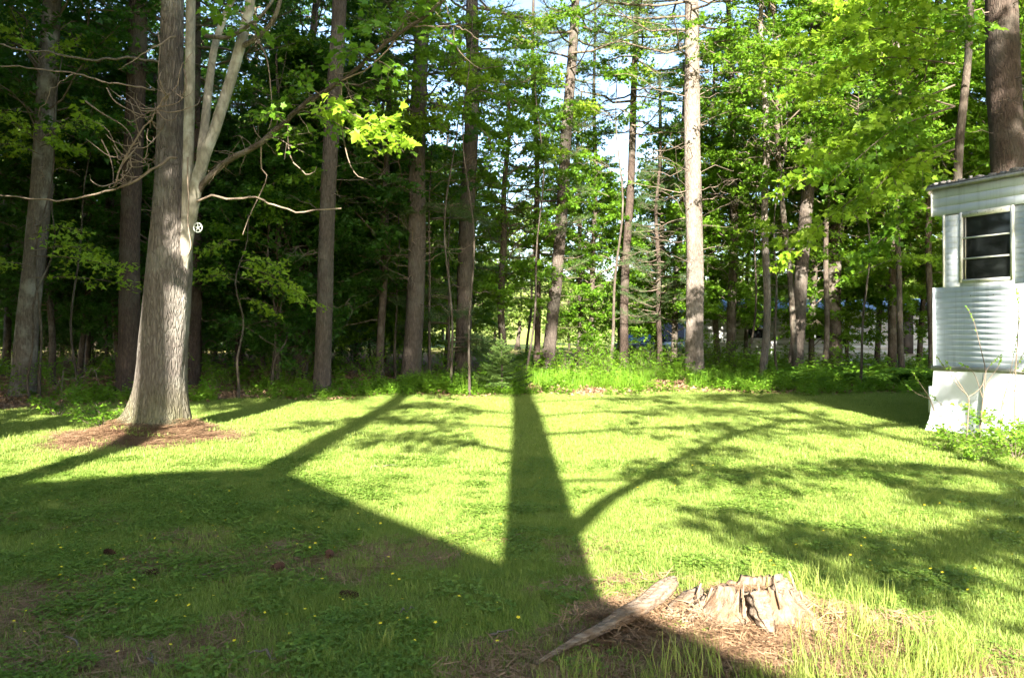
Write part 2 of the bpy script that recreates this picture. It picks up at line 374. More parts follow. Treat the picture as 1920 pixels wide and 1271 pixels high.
def dead_twigs(mb, p0, d, L, g, r0=.012, kids=4, curl=.35):
    P = curve(p0, p0 + d * L, 7, 0, .04 * L, g); t = np.linspace(0, 1, 7); P[:, 2] += curl * L * (t ** 2 - .35 * t)
    mb.tube(P, np.linspace(r0, r0 * .3, 7), 4, False)
    for k in range(kids):
        q, tt = along(P, A(g.uniform(.3, .95))); s = unit(np.cross(tt[0], UP)) * (1 if k % 2 else -1)
        dd = unit(tt[0] * .6 + s * g.uniform(.4, 1) + UP * g.normal(0, .5)); l = L * g.uniform(.2, .45)
        Q = curve(q[0], q[0] + dd * l, 4, g.normal(0, .15) * l); mb.tube(Q, np.linspace(r0 * .5, r0 * .15, 4), 3, False)
def trunk_mesh(pts, r, sides=14, seed=0, rough=.035, flare=.35, fl_h=.5):
    P = np.asarray(pts, float); g = np.random.default_rng(seed); ph = g.uniform(0, 6.28, 8)
    z0 = P[0, 2]
    def disp(i, th, PP):
        z = (PP[:, 2] - z0)[:, None]
        d = 1 + rough * (np.sin(3 * th + ph[0] + z * .6) + np.sin(5 * th + ph[1] - z * 1.1) * .7 + np.sin(2 * th + z * 2.1 + ph[2]) * .6 + .5 * np.sin(9 * th + ph[3] + z * 3.))
        f = flare * np.exp(-z / fl_h) * (1 + .45 * np.sin(4 * th + ph[4]) + .3 * np.sin(7 * th + ph[5]))
        return d + f
    return MB().tube(P, r, sides, True, disp)
def lean_path(base, top, n=26, wob=.05, seed=0):
    g = np.random.default_rng(seed + 99); t = np.linspace(0, 1, n) ** 1.25
    P = np.asarray(base)[None] * (1 - t[:, None]) + np.asarray(top)[None] * t[:, None]
    ph = g.uniform(0, 6.28, 4); P[:, 0] += wob * (np.sin(t * 6 + ph[0]) - math.sin(ph[0]) + .5 * (np.sin(t * 15 + ph[1]) - math.sin(ph[1])))
    P[:, 1] += wob * (np.sin(t * 5 + ph[2]) - math.sin(ph[2])); return P
_nl = {}
def proto(key, fn, *a, **k):
    if key not in _nl: _nl[key] = fn(*a, **k)
    return _nl[key]
BP = [lambda i=i: proto(('u', i), broad_crown, 100 + i, [8.5, 9.5, 7.5, 10.5, 9][i], [1.3, 1.9, 1.0, 2.4, 1.6][i], [2.3, 2.6, 2.2, 2.8, 2.5][i], 50, .12, 10, 46, 'maple', None, .55, (.5, 1.1)) for i in range(5)]
TB = [lambda i=i: proto(('t', i), broad_crown, 200 + i, [17, 19, 16][i], [6.5, 7.5, 5.5][i], [3.6, 4.0, 3.4][i], 62, .135, 12, 44, 'maple', None, .65, (.6, 1.4)) for i in range(3)]
PC = [lambda i=i: proto(('p', i), pine_crown, 300 + i, [20, 22, 18][i], [9.5, 11, 8][i], [3.4, 3.8, 3.0][i], 58) for i in range(3)]
YP = [lambda i=i: proto(('y', i), pine_crown, 330 + i, [9, 11][i], [2.2, 3.0][i], [1.9, 2.2][i], 52, .6) for i in range(2)]
FB = [lambda i=i: proto(('f', i), broad_crown, 400 + i, [11, 13, 9][i], [1.5, 2, .8][i], [3.8, 4.2, 3.6][i], 46, .32, 9, 22, 'simple', None, .5, (.9, 2.)) for i in range(3)]

def tree(name, label, cat, px, d, wpx, pxt, kind, crown, bark, leafm, H=19, group=None, dead=0, seed=0, wob=.06, cs=1.0, dead_z=(1.8, 9.), flare=.3, yt=0, sides=12, dead_l=(.5, 1.6), x=None):
    """px: trunk column at its base, pxt: column where it leaves the top of the frame, wpx: width in photo pixels"""
    if x is None: x = X(px, d)
    z0 = float(gz(x, d)) - .06
    zt = CAM_H + HOR / FPX * d; xt = X(pxt, d) if pxt is not None else x
    lean = (xt - x) / (zt - z0)
    root = thing(name, label, cat, (x, d, z0), group)
    r0 = wpx / FPX * d / 2
    P = lean_path(A(0, 0, 0), A(lean * H, yt, H), 30, wob, seed); t = P[:, 2] / H
    r = r0 * (1.08 - .30 * t - .55 * np.clip(t - .45, 0, 1) * 1.2); r = np.maximum(r, .012)
    obj('trunk', trunk_mesh(P, r, sides, seed, .03, flare), M[bark], root)
    if crown is not None:
        mw, ml = crown
        rx, ry = math.atan2(-yt, H), math.atan(lean); rz = (seed * 1.7) % 6.28
        E = (Matrix.Rotation(ry, 4, 'Y') @ Matrix.Rotation(rz, 4, 'Z')).to_euler()
        obj('limbs', mw, M['twig'], root, (0, 0, 0), E, cs); obj('crown', ml, M[leafm], root, (0, 0, 0), E, cs)
    if dead:
        g = np.random.default_rng(seed + 5); mb = MB()
        for k in range(dead):
            z = g.uniform(*dead_z); az = g.uniform(0, 6.28); i = np.searchsorted(P[:, 2], z); p = P[min(i, len(P) - 1)].copy(); p[2] = z
            dd = unit(A(math.cos(az), math.sin(az) * .8, g.uniform(-.25, .35))); dead_twigs(mb, p + dd * r0 * .6, dd, g.uniform(*dead_l), g, g.uniform(.008, .016), int(g.integers(2, 6)), g.uniform(-.2, .35))
        tag(obj('dead_branches', mb, M['dead'], root), kind='stuff')
    return root

# ------------------------------------------------------------------ behind the camera: the house and the trees that throw the shade on the lawn
HY = -6.0
def sh(x, y, yc): return A(x, yc, (y - yc) * TE)      # the caster at depth yc of a shadow at ground point (x, y)
def plank(name, v8, m, parent):
    b_ = MB(); b_.add(v8, q=[[0, 3, 2, 1], [4, 5, 6, 7], [0, 1, 5, 4], [1, 2, 6, 5], [2, 3, 7, 6], [3, 0, 4, 7]]); return obj(name, b_, m, parent)
hm = plain('house_paint', (.55, .52, .46), .8, .2); hr = plain('house_shingle', (.12, .11, .10), .9, .1, 20, .3)
house = thing('house', 'gabled house behind the viewpoint whose roof shadow falls on the lawn', 'house', (0, 0, 0))
pk = sh(-2.8, 9.0, HY); pr = sh(1.55, 3.0, HY); pl = sh(-7.5, 7.0, HY)
xl, xr = pl[0], pr[0]
obj('wall', MB().box(xl + .3, xr - .25, HY - .2, HY - .02, -.2, min(pl[2], pr[2]) - .25), hm, house)
obj('wall', MB().box(xl + .3, xr - .25, HY - 8, HY - 7.8, -.2, min(pl[2], pr[2]) - .25), hm, house)
obj('wall', MB().box(xl + .3, xl + .5, HY - 7.8, HY - .2, -.2, min(pl[2], pr[2]) - .25), hm, house)
obj('wall', MB().box(xr - .45, xr - .25, HY - 7.8, HY - .2, -.2, min(pl[2], pr[2]) - .25), hm, house)
gmb = MB(); gb = A(xl + .3, HY - .03, min(pl[2], pr[2]) - .26); 
gmb.add(A([xl + .3, HY - .03, gb[2]], [xr - .25, HY - .03, gb[2]], [pk[0], HY - .03, pk[2] - .1], [xl + .3, HY - .2, gb[2]], [xr - .25, HY - .2, gb[2]], [pk[0], HY - .2, pk[2] - .1], [xl + .3, HY - .03, pl[2] - .1], [xl + .3, HY - .2, pl[2] - .1]),
        t=[[0, 1, 2], [0, 2, 6], [3, 5, 4], [3, 7, 5]]); obj('gable', gmb, hm, house)
for (p, q) in ((pl, pk), (pk, pr)):
    v = A([p[0], HY + .3, p[2] - .12], [q[0], HY + .3, q[2] - .12], [q[0], HY - 8.3, q[2] - .12], [p[0], HY - 8.3, p[2] - .12], [p[0], HY + .3, p[2]], [q[0], HY + .3, q[2]], [q[0], HY - 8.3, q[2]], [p[0], HY - 8.3, p[2]])
    plank('roof', v, hr, house)

def shade_tree(name, label, x, y, r, H, crowns, limbs=(), bark='bark_pine', seed=0, lean=0):
    root = thing(name, label, 'tree', (x, y, float(gz(x, y))), 'tall trees behind the viewpoint that shade the lawn')
    P = lean_path(A(0, 0, 0), A(lean, 0, H), 24, .04, seed)
    obj('trunk', trunk_mesh(P, np.maximum(r * (1.05 - .75 * (P[:, 2] / H) ** 1.6), .02), 12, seed, .03, .3), M[bark], root)
    for (ml, dz, s, rz, lm, off) in crowns:
        obj('limbs', ml[0], M['twig'], root, (off[0], off[1], dz), (0, 0, rz), s); obj('crown', ml[1], M[lm], root, (off[0], off[1], dz), (0, 0, rz), s)
    for (pts, r0, r1, leafy) in limbs:
        Q = np.array([sh(*p[:2], y + p[2]) for p in pts]) - A(x, y, 0)
        n = max(8, len(Q) * 4); t = np.linspace(0, len(Q) - 1, n); i = np.minimum(t.astype(int), len(Q) - 2); u = (t - i)[:, None]
        Q = Q[i] * (1 - u) + Q[i + 1] * u
        wd, lv = MB(), LV(); g = np.random.default_rng(seed + len(root.children))
        wd.tube(Q, np.linspace(r0, r1, n), 8)
        if leafy:
            bough(wd, lv, Q, r1, g, .19, int(leafy * 1.8), 30, (.7, 1.6), .3)
            o = obj('limb', wd, M[bark], root); obj('leaves', lv.into(MB(), 'maple', g), M['leaf'], o)
        else: obj('limb', wd, M[bark], root)
    return root
SY = -3.0
shade_tree('shade_maple', 'big trunk just behind the viewpoint throwing the long central lawn shadow', .18, SY, .31, 24,
    [(TB[1](), 4.5, 1.2, .4, 'leaf', (-3.2, -1.0))],
    limbs=[([(.2, 5.6, 0), (.9, 7.6, .1), (1.9, 9.6, .2), (3.0, 11.6, .3), (4.3, 13.4, .4), (5.6, 14.6, .5)], .09, .035, 9),
           ([(.2, 12.2, 0), (1.5, 12.8, .2), (3.2, 13.4, .3), (5.4, 13.0, .4), (7.5, 14.0, .4)], .06, .02, 11),
           ([(.2, 14.4, 0), (1.8, 15.5, -.2), (3.6, 16.2, -.3), (5.5, 15.8, -.3)], .05, .02, 10),
           ([(.2, 10.4, 0), (-.8, 11.6, .2), (-1.9, 12.0, .3)], .06, .02, 5),
           ([(.2, 15.0, 0), (-1.2, 16.4, .2), (-2.4, 16.8, .3)], .05, .02, 10), ([(.2, 13.0, 0), (-1.0, 13.6, .2), (-2.2, 14.4, .3), (-3.4, 14.0, .3)], .05, .02, 10), ([(.2, 8.6, 0), (1.6, 8.8, .2), (3.4, 9.6, .3), (5.2, 9.2, .4)], .04, .015, 8), ([(.2, 17.5, 0), (2.0, 18.5, -.2), (4.0, 18.6, -.3), (6.5, 18.2, -.3)], .05, .02, 12)], seed=1)
shade_tree('shade_pine', 'straight trunk before the house whose shadow crosses the lawn diagonally', -2.75, -4.7, .24, 26, [(PC[1](), .8, 1.15, 1., 'needle', (0, 0)), (TB[0](), 3.2, 1.2, 2., 'leaf', (-1.5, .5))], seed=2)
shade_tree('shade_oak', 'tall trunk before the house whose shadow climbs the big old trunk', -5.36, -4.7, .27, 26, [(TB[2](), 6.0, 1.25, .7, 'leaf', (-.5, 0)), (PC[0](), 1.4, 1.1, 2.4, 'needle', (0, 0))], seed=3)
shade_tree('shade_pine', 'leafy tall tree far behind the house on the side of the dark wood', -10.5, -8.0, .24, 27, [(TB[0](), 7.0, 1.3, 2.2, 'leaf', (0, 0))], seed=4)
shade_tree('shade_pine', 'outermost tall tree behind the house on the side of the dark wood', -15.5, -7.0, .24, 27, [(TB[1](), 5.5, 1.3, 5.2, 'leaf', (0, 0)), (TB[2](), 6.0, 1.2, 3.2, 'leaf', (1, 2))], seed=5)
shade_tree('shade_maple', 'slim tree beside the drive whose crown shades the white trailer window', 7.02, -5.0, .10, 18, [(BP[1](), 9.0, .95, 1.2, 'leaf', (.6, 0)), (BP[3](), 9.6, .9, 2.2, 'leaf', (1.6, 1.0))],
    limbs=[([(7.0, 6.6, 0), (5.6, 6.2, .3), (4.2, 6.4, .5), (3.0, 5.9, .6), (2.1, 6.3, .6)], .05, .02, 13), ([(7.0, 9.0, 0), (5.6, 8.0, .3), (4.4, 7.6, .4)], .04, .02, 8), ([(7.02, 18.4, 0), (6.2, 19.0, 0), (5.2, 19.4, 0)], .05, .02, 7)], seed=6)
shade_tree('shade_pine', 'slender pine behind the drive with a narrow crown high up', 5.2, -9.0, .11, 24, [(YP[1](), 13., .8, .5, 'needle', (0, 0))], seed=8, lean=1.2)
shade_tree('shade_maple', 'spreading tree beyond the drive shading the trailer and the wood edge', 12.5, -4.0, .2, 19, [(TB[2](), 3.2, .95, 4.2, 'leaf', (-.5, 0))], seed=9)

for k, (x_, y_, c_, dz_, s_) in enumerate([(-2.75, -16., 0, 8.2, 1.5), (-5.38, -17.5, 1, 7.7, 1.45), (-8.2, -13.5, 2, 11.0, 1.3), (-12.5, -14., 0, 7.0, 1.5), (-17., -13., 1, 5.6, 1.45), (-21., -11., 2, 5., 1.5)]):  # unseen back row, added to throw more shade on the dark wood
    shade_tree('shade_maple', 'unseen tree added for shade in the back row behind the house, ' + ['nearest the drive', 'second from the drive', 'third from the drive', 'fourth from the drive', 'fifth from the drive', 'last of the row'][k], x_, y_, .25, 30, [(TB[c_](), dz_, s_, k * 1.1, 'leaf', (0, 0))], seed=60 + k)

# ------------------------------------------------------------------ white trailer
U = A(.427, -.904, 0); U = U / np.linalg.norm(U); NV = A(-U[1] * -1, 0, 0)
NRM = A(U[1], -U[0], 0)            # outward normal of the visible end wall (towards the lawn)
C0 = A(6.87, 12.7, 0)
TM = np.eye(4); TM[:3, 0] = U; TM[:3, 1] = -NRM; TM[:3, 2] = UP; TM[:3, 3] = C0; TM[2, 3] = float(gz(*C0[:2])) - .02
# local frame: x along the wall towards the viewer, y into the trailer, z up
siding = plain('aluminium_siding', (.72, .77, .80), .45, .4, 3, .04, dirt=(.46, .50, .50), dscale=1.6, dm=(6, 6, .35))
skirtm = plain('painted_skirting', (.70, .73, .77), .5, .4, 2, .05, dirt=(.54, .56, .56), dscale=1.8)
trimm = plain('weathered_trim', (.42, .41, .37), .7, .2, 14, .25, dirt=(.22, .21, .18), dscale=5)
woodf = plain('window_frame_paint', (.58, .59, .55), .5, .4, 10, .15, dirt=(.3, .29, .24), dscale=9)
mossm = plain('mossy_roof_edge', (.16, .15, .14), .95, .1, 30, .6, dirt=(.4, .39, .36), dscale=18)
glass, nt, b = mat('window_glass'); b.inputs['Base Color'].default_value = (.012, .014, .014, 1); b.inputs['Roughness'].default_value = .04; b.inputs['Specular IOR Level'].default_value = .5
darkm = plain('dark_screw', (.05, .045, .04), .6)
tr = thing('trailer', 'white aluminium sided trailer with a three pane window at the lawn edge', 'trailer', tuple(C0))
tr.location = (C0[0], C0[1], TM[2, 3]); tr.rotation_euler = Matrix([list(TM[i, :3]) for i in range(3)]).to_euler()
LW, LD = 3.7, 9.0
def strip(x0, x1, z0, z1, y=0., tilt=.0022, m=siding, name='siding_strip'):
    v = A([x0, y - tilt, z0], [x1, y - tilt, z0], [x1, y + .02, z0], [x0, y + .02, z0], [x0, y, z1], [x1, y, z1], [x1, y + .02, z1], [x0, y + .02, z1])
    v[0:2, 2] += .004; mb = MB(); mb.add(A(*v, *A([x0, y - .004, z0], [x1, y - .004, z0])), q=[[8, 9, 1, 0], [4, 5, 6, 7], [0, 1, 5, 4], [3, 2, 9, 8], [2, 3, 7, 6]], t=[[1, 9, 2], [1, 2, 6], [1, 6, 5], [0, 3, 8], [0, 7, 3], [0, 4, 7]])
    return obj(name, mb, m, tr)
# bodies behind the cladding
obj('wall', MB().box(.03, LW, .03, LD, 1.02, 2.36), siding, tr)
obj('wall', MB().box(.20, LW, .03, LD, 2.36, 3.55), siding, tr)
obj('eave_box', MB().box(-.02, LW, .02, LD, 3.53, 3.97), siding, tr)
n = 15; z = 1.10
for i in range(n): strip(0., LW, z + i * (2.36 - 1.10) / n, z + (i + 1) * (2.36 - 1.10) / n)
wx0, wx1, wz0, wz1 = .44, 1.29, 2.42, 3.52
zs = np.linspace(2.36, 3.50, 14)
for i in range(13):
    strip(.18, wx0, zs[i], zs[i + 1]); strip(wx1, LW, zs[i], zs[i + 1])
strip(wx0, wx1, 2.36, wz0, 0, .004)
zs = [3.52, 3.66, 3.80, 3.94]
for i in range(3): strip(-.03, LW, zs[i], zs[i + 1], -.012, .008)
obj('corner_trim', MB().box(.155, .182, -.018, .05, 2.36, 3.52), woodf, tr)
obj('corner_trim', MB().box(-.022, .003, -.018, .05, 1.10, 2.362), siding, tr)
obj('corner_trim', MB().box(-.045, -.028, -.03, .05, 3.52, 3.94), woodf, tr)
obj('belt_trim', MB().box(-.03, LW, -.045, .03, 1.03, 1.10), trimm, tr)
# window
wnd = obj('window', MB().box(wx0 + .03, wx1 - .03, .02, .028, wz0 + .03, wz1 - .06), darkm, tr)
for (a0, a1, b0, b1) in ((wx0, wx0 + .05, wz0, wz1), (wx1 - .05, wx1, wz0, wz1), (wx0 + .05, wx1 - .05, wz1 - .085, wz1), (wx0 + .05, wx1 - .05, wz0, wz0 + .045)):
    obj('frame', MB().box(a0, a1, -.022, .045, b0, b1), woodf, wnd)
hgt = (wz1 - .085 - wz0 - .045) / 3
for i in range(3):
    zb = wz0 + .045 + i * hgt
    p = MB(); t_ = [.003, .001, -.002][i]
    p.add(A([wx0 + .05, .010 - t_, zb], [wx1 - .05, .010 + t_, zb], [wx1 - .05, .006 + t_, zb + hgt], [wx0 + .05, .006 - t_, zb + hgt]), q=[[0, 1, 2, 3]]); obj('pane', p, glass, wnd)
    if i: obj('mullion', MB().box(wx0 + .05, wx1 - .05, -.014, .018, zb - .012, zb + .012), woodf, wnd)
obj('mullion', MB().box(wx0 + .085, wx0 + .1, -.008, .004, wz0 + .046, wz1 - .086), trimm, wnd)
scr = MB().tube(A([0, 0, 0], [0, -.006, 0]), .006, 6).mesh('screw')
for i in range(7): obj('screw', scr, darkm, wnd, (wx0 + .06 + i * .122, -.022, wz1 - .04))
for i in range(8): obj('screw', scr, darkm, wnd, (wx0 + .02, -.022, wz0 + .06 + i * .13))
for q in ((.62, -.006, 2.21), (.98, -.006, 2.21)): obj('screw', scr, darkm, tr, q)
# roof edge
obj('roof', MB().box(-.09, LW + .05, -.06, LD, 3.975, 4.02), mossm, tr)
obj('drip_edge', MB().box(-.10, LW + .05, -.075, -.058, 3.935, 3.985), trimm, tr)
rl = MB(); g = np.random.default_rng(3)
for i in range(90):
    x0 = g.uniform(-.09, LW); l = g.uniform(.03, .12); y0 = g.uniform(-.06, .1); hh = g.uniform(.012, .05)
    rl.box(x0, x0 + l, y0, y0 + l * .8, 4.018, 4.018 + hh)
tag(obj('roof_debris', rl, mossm, tr), kind='stuff')
# skirting: bulged sheet panels, flared at the far corner
def skirt(x0, x1, seed, flare=0):
    g = np.random.default_rng(seed); nx_, nz_ = 16, 14; xs = np.linspace(x0, x1, nx_); zs_ = np.linspace(-.25, 1.03, nz_)
    XX, ZZ = np.meshgrid(xs, zs_); t = (ZZ + .25) / 1.28
    Y = .0 - .022 * np.sin(np.pi * t) * np.sin((XX - x0) * 5.2 + seed) - .012 * np.sin(t * 5 + XX * 3) - .012
    Y = Y - .02 - .09 * (1 - t) ** 1.3
    fl = flare * np.clip(1 - (XX - x0) / .5, 0, 1) * np.clip(.42 - t, 0, 1) ** 1.1
    XX2 = XX - fl * .55; Y = Y - fl * .5
    v = np.stack([XX2, Y, ZZ], -1).reshape(-1, 3); i, j = np.meshgrid(np.arange(nz_ - 1), np.arange(nx_ - 1), indexing='ij'); k = (i * nx_ + j).ravel()
    q = np.stack([k, k + 1, k + nx_ + 1, k + nx_], -1); n_ = len(v)
    v2 = v + A(0, .012, 0)
    mb = MB(); mb.add(np.concatenate([v, v2]), q=np.concatenate([q, q[:, ::-1] + n_])); me = mb.mesh('skirting_panel', True); return obj('skirting_panel', me, skirtm, tr)
skirt(.0, .86, 1, .6); skirt(.855, 1.9, 2); skirt(1.895, LW, 3)
for xs_ in (.858, 1.897):
    sm_ = MB(); sm_.tube(A([xs_, -.045, 1.02], [xs_, -.075, .55], [xs_, -.10, .25], [xs_, -.14, -.1]), .010, 5); obj('skirting_seam', sm_, trimm, tr)
obj('skirting_panel', MB().box(-.012, .0, .03, LD, -.2, 1.03), skirtm, tr)
obj('corner_post', MB().box(-.055, .03, -.07, -.055, .34, .76), skirtm, tr)

# ------------------------------------------------------------------ the big old double tree on the lawn
D0 = 12.0
mt = thing('old_tree', 'huge old tree with a flared mossy base and pale forked stems on the lawn', 'tree', (X(300, D0), D0, 0))
def rel(pts, root=mt, d=D0, n=None):
    P = np.array([pos(p[0], p[1], d + (p[2] if len(p) > 2 else 0)) for p in pts]) - np.array(root.location)
    if n:  # smooth resample (Catmull-Rom)
        Q = np.concatenate([2 * P[:1] - P[1:2], P, 2 * P[-1:] - P[-2:-1]]); t = np.linspace(0, len(P) - 1 - 1e-6, n); i = t.astype(int); u = (t - i)[:, None]
        a, b_, c, e = Q[i], Q[i + 1], Q[i + 2], Q[i + 3]
        P = .5 * (2 * b_ + (c - a) * u + (2 * a - 5 * b_ + 4 * c - e) * u ** 2 + (3 * b_ - a - 3 * c + e) * u ** 3)
    return P
K = D0 / FPX
tp = [(292, 842), (294, 815), (297, 780), (300, 740), (302, 700), (309, 600), (317, 500), (321, 420), (322, 340), (320, 260), (320, 180), (322, 80), (324, 0), (328, -200), (332, -600)]
tw = [58, 54, 48, 45, 43, 42, 40, 36, 30, 25, 23, 20.5, 19.5, 18, 13]
P = rel(tp, n=110); rr = np.interp(np.linspace(0, len(tp) - 1, 110), np.arange(len(tp)), tw) * K
gph = np.random.default_rng(5).uniform(0, 6.28, 9)
def big_disp(i, th, PP):
    z = PP[:, 2][:, None]
    d = 1 + .022 * np.sin(3 * th + gph[0] + .5 * z) + .018 * np.sin(7 * th + gph[1] - .7 * z) + .012 * np.sin(16 * th + gph[2] + 4 * np.sin(z * 2)) + .010 * np.sin(27 * th + 3 * np.sin(z * 3.1) + gph[3])
    f = np.exp(-np.maximum(z - .05, 0) / .32) * (.18 + .50 * np.clip(np.cos(th - 3.35), 0, 1) ** 2 + .30 * np.clip(np.cos(th - .25), 0, 1) ** 4 + .20 * np.clip(np.cos(th - 4.9), 0, 1) ** 4 + .12 * np.sin(6 * th + gph[4]))
    return d + f
obj('trunk', MB().tube(P, rr, 56, True, big_disp).mesh('trunk', True), M['bark_big'], mt)
def limb(name, pts, w0, w1, m, n=24, sides=10, parent=mt, d=D0, root=mt, seed=0):
    Q = rel(pts, root, d, n); r_ = np.linspace(w0, w1, n) * d / FPX / 2
    if 'dead' in name or 'spreading' in name: Q[1:-1] += np.random.default_rng(int(pts[0][0] + pts[1][1])).normal(0, .012, (n - 2, 3))
    return obj(name, trunk_mesh(Q, r_, sides, seed, .04, 0).mesh(name, True), M[m], parent), Q
limb('pale_stem', [(334, 590, .12), (341, 520, -.02), (347, 470, -.11), (350, 420, -.17), (352, 340, -.22), (354, 240, -.24), (356, 150, -.28), (357, 60, -.25), (358, -40, -.2), (362, -400, .0)], 22, 17, 'bark_pale', 40, seed=1)
limb('forked_stem', [(338, 540, .1), (348, 460, -.06), (360, 390, -.2), (369, 345, -.25), (384, 290, -.30), (402, 245, -.28), (418, 195, -.25), (434, 145, -.22), (450, 90, -.2), (462, 40, -.2), (472, -20, -.2), (500, -300, 0)], 25, 17, 'bark_pale', 40, seed=2)
limb('forked_stem', [(376, 300, -.2), (384, 235, -.1), (392, 160, 0), (402, 90, .1), (418, 40, .15), (440, -10, .2)], 17, 11, 'bark_pale', 24, seed=3)
lr, LQ = limb('spreading_limb', [(344, 430, -.1), (370, 358, -.25), (398, 325, -.45), (430, 300, -.55), (465, 283, -.65), (500, 258, -.7), (535, 228, -.75), (562, 202, -.8), (600, 178, -.85), (640, 152, -.9), (690, 110, -1.), (735, 72, -1.1), (785, 38, -1.2), (832, -2, -1.3), (900, -60, -1.4)], 12, 5, 'bark_thin', 44, seed=4)
limb('upper_limb', [(450, 90, -.2), (475, 75, -.3), (505, 50, -.4), (520, 20, -.5), (530, -20, -.5)], 10, 7, 'bark_gray', 14, seed=6)
limb('upper_limb', [(385, 68, -.1), (430, 70, -.3), (470, 45, -.5), (490, 30, -.55), (512, 0, -.6)], 8, 5, 'bark_gray', 14, seed=7)
limb('dead_limb', [(330, 296, -.45), (318, 296, -.55), (300, 310, -.65), (270, 330, -.75), (240, 346, -.8), (200, 358, -.85), (150, 372, -.9), (100, 376, -.9), (50, 372, -.9), (-20, 362, -.9)], 5.2, 2.0, 'dead', 26, 6)
limb('dead_limb', [(216, 345, -.8), (228, 312, -.82), (250, 270, -.85), (285, 220, -.85), (305, 190, -.85), (330, 165, -.8), (345, 120, -.8), (360, 100, -.75)], 3.8, 1.6, 'dead', 20, 5)
limb('dead_limb', [(345, 392, -.05), (385, 369, -.4), (420, 372, -.5), (455, 372, -.6), (484, 370, -.65), (500, 380, -.7), (525, 390, -.7), (560, 397, -.75), (600, 393, -.75), (640, 391, -.75)], 4.5, 2.4, 'dead', 22, 6)
limb('dead_limb', [(300, 118, -.3), (262, 110, -.5), (210, 110, -.6), (160, 112, -.65), (110, 102, -.7), (60, 95, -.75), (0, 86, -.8), (-30, 80, -.8)], 4.5, 3.2, 'bark_gray', 20, 6)
limb('dead_limb', [(330, 68, -.4), (300, 84, -.6), (270, 100, -.7), (245, 118, -.75), (222, 131, -.8)], 3.8, 1.3, 'dead', 14, 5)
limb('dead_limb', [(290, 170, -.3), (250, 162, -.5), (200, 155, -.6), (160, 143, -.7), (125, 135, -.7), (60, 129, -.75), (-20, 123, -.8)], 3.0, 2.4, 'dead', 20, 5)
limb('dead_limb', [(140, 137, -.7), (115, 153, -.72), (100, 165, -.75), (88, 185, -.75), (72, 215, -.75)], 2.2, 0.8, 'dead', 12, 5)
limb('dead_limb', [(640, 152, -.95), (700, 120, -1.0), (760, 55, -1.1), (800, 50, -1.15), (850, 48, -1.2), (872, 58, -1.2), (890, 72, -1.25), (915, 84, -1.25)], 3.0, 1.6, 'dead', 20, 5)
tg = MB(); g = np.random.default_rng(21)
def twig_px(pts, w0=2.4, w1=.9):
    Q = rel(pts, n=12); tg.tube(Q, np.linspace(w0, w1, 12) * K / 2, 4, False)
for k in range(46):   # the curly tangle of dead twigs in front of the trunk
    a = g.uniform(0, 1); bx = 216 + a * 110; by = 345 - a * 185; dx = g.normal(0, 30); dy = g.normal(0, 26)
    twig_px([(bx, by, -.83), (bx + dx * .5 + g.normal(0, 8), by + dy * .4 + 8, -.9 + g.normal(0, .1)), (bx + dx, by + dy, -.9 + g.normal(0, .15)), (bx + dx * 1.15 + g.normal(0, 8), by + dy * 1.1 - 12, -.9 + g.normal(0, .15))])
for pts in ([(160, 190, -.7), (190, 212, -.7), (225, 232, -.7), (243, 250, -.72), (250, 270, -.84)], [(200, 165, -.6), (215, 190, -.65), (250, 210, -.72), (285, 222, -.85)], [(190, 262, -.7), (205, 292, -.7), (212, 320, -.75), (212, 345, -.8)],
            [(480, 70, -.4), (500, 110, -.5), (508, 170, -.5), (510, 220, -.5), (502, 245, -.5)], [(296, 60, -.5), (300, 90, -.6), (297, 130, -.6), (302, 165, -.6)], [(345, 130, -.7), (350, 160, -.8), (340, 180, -.8), (338, 170, -.8)],
            [(490, 266, -.68), (490, 315, -.6), (500, 335, -.6), (470, 400, -.6), (455, 440, -.6)], [(540, 222, -.75), (540, 270, -.7), (548, 302, -.7), (565, 318, -.7), (575, 328, -.7), (590, 322, -.7), (594, 312, -.7)], [(640, 152, -.9), (640, 220, -.9), (645, 265, -.9), (655, 305, -.9), (670, 330, -.9), (690, 336, -.9)],
            [(560, 205, -.8), (605, 175, -.8), (640, 185, -.8), (670, 176, -.8)], [(735, 72, -1.1), (745, 55, -1.1), (760, 30, -1.1), (790, 20, -1.1)], [(815, 50, -1.15), (830, 70, -1.15), (850, 85, -1.2)], [(850, 48, -1.2), (852, 75, -1.2), (860, 95, -1.2), (885, 120, -1.2), (902, 130, -1.2)]):
    twig_px(pts, 3., 1.2)
for k in range(60):
    q = LQ[int(g.integers(8, 43))]; dd = unit(g.normal(0, 1, 3) * A(1, .6, 1)); l = g.uniform(.15, .5)
    tg.tube(curve(q, q + dd * l, 5, g.normal(0, .1) * l, .03 * l, g), np.linspace(.007, .002, 5), 4, False)
tag(obj('twigs', tg, M['dead'], mt), kind='stuff')
limb('vine', [(352, 295, -.62), (352, 340, -.62), (354, 380, -.64), (352, 410, -.66), (355, 440, -.66), (358, 460, -.66), (352, 480, -.66)], 3, 2, 'dead', 20, 5)
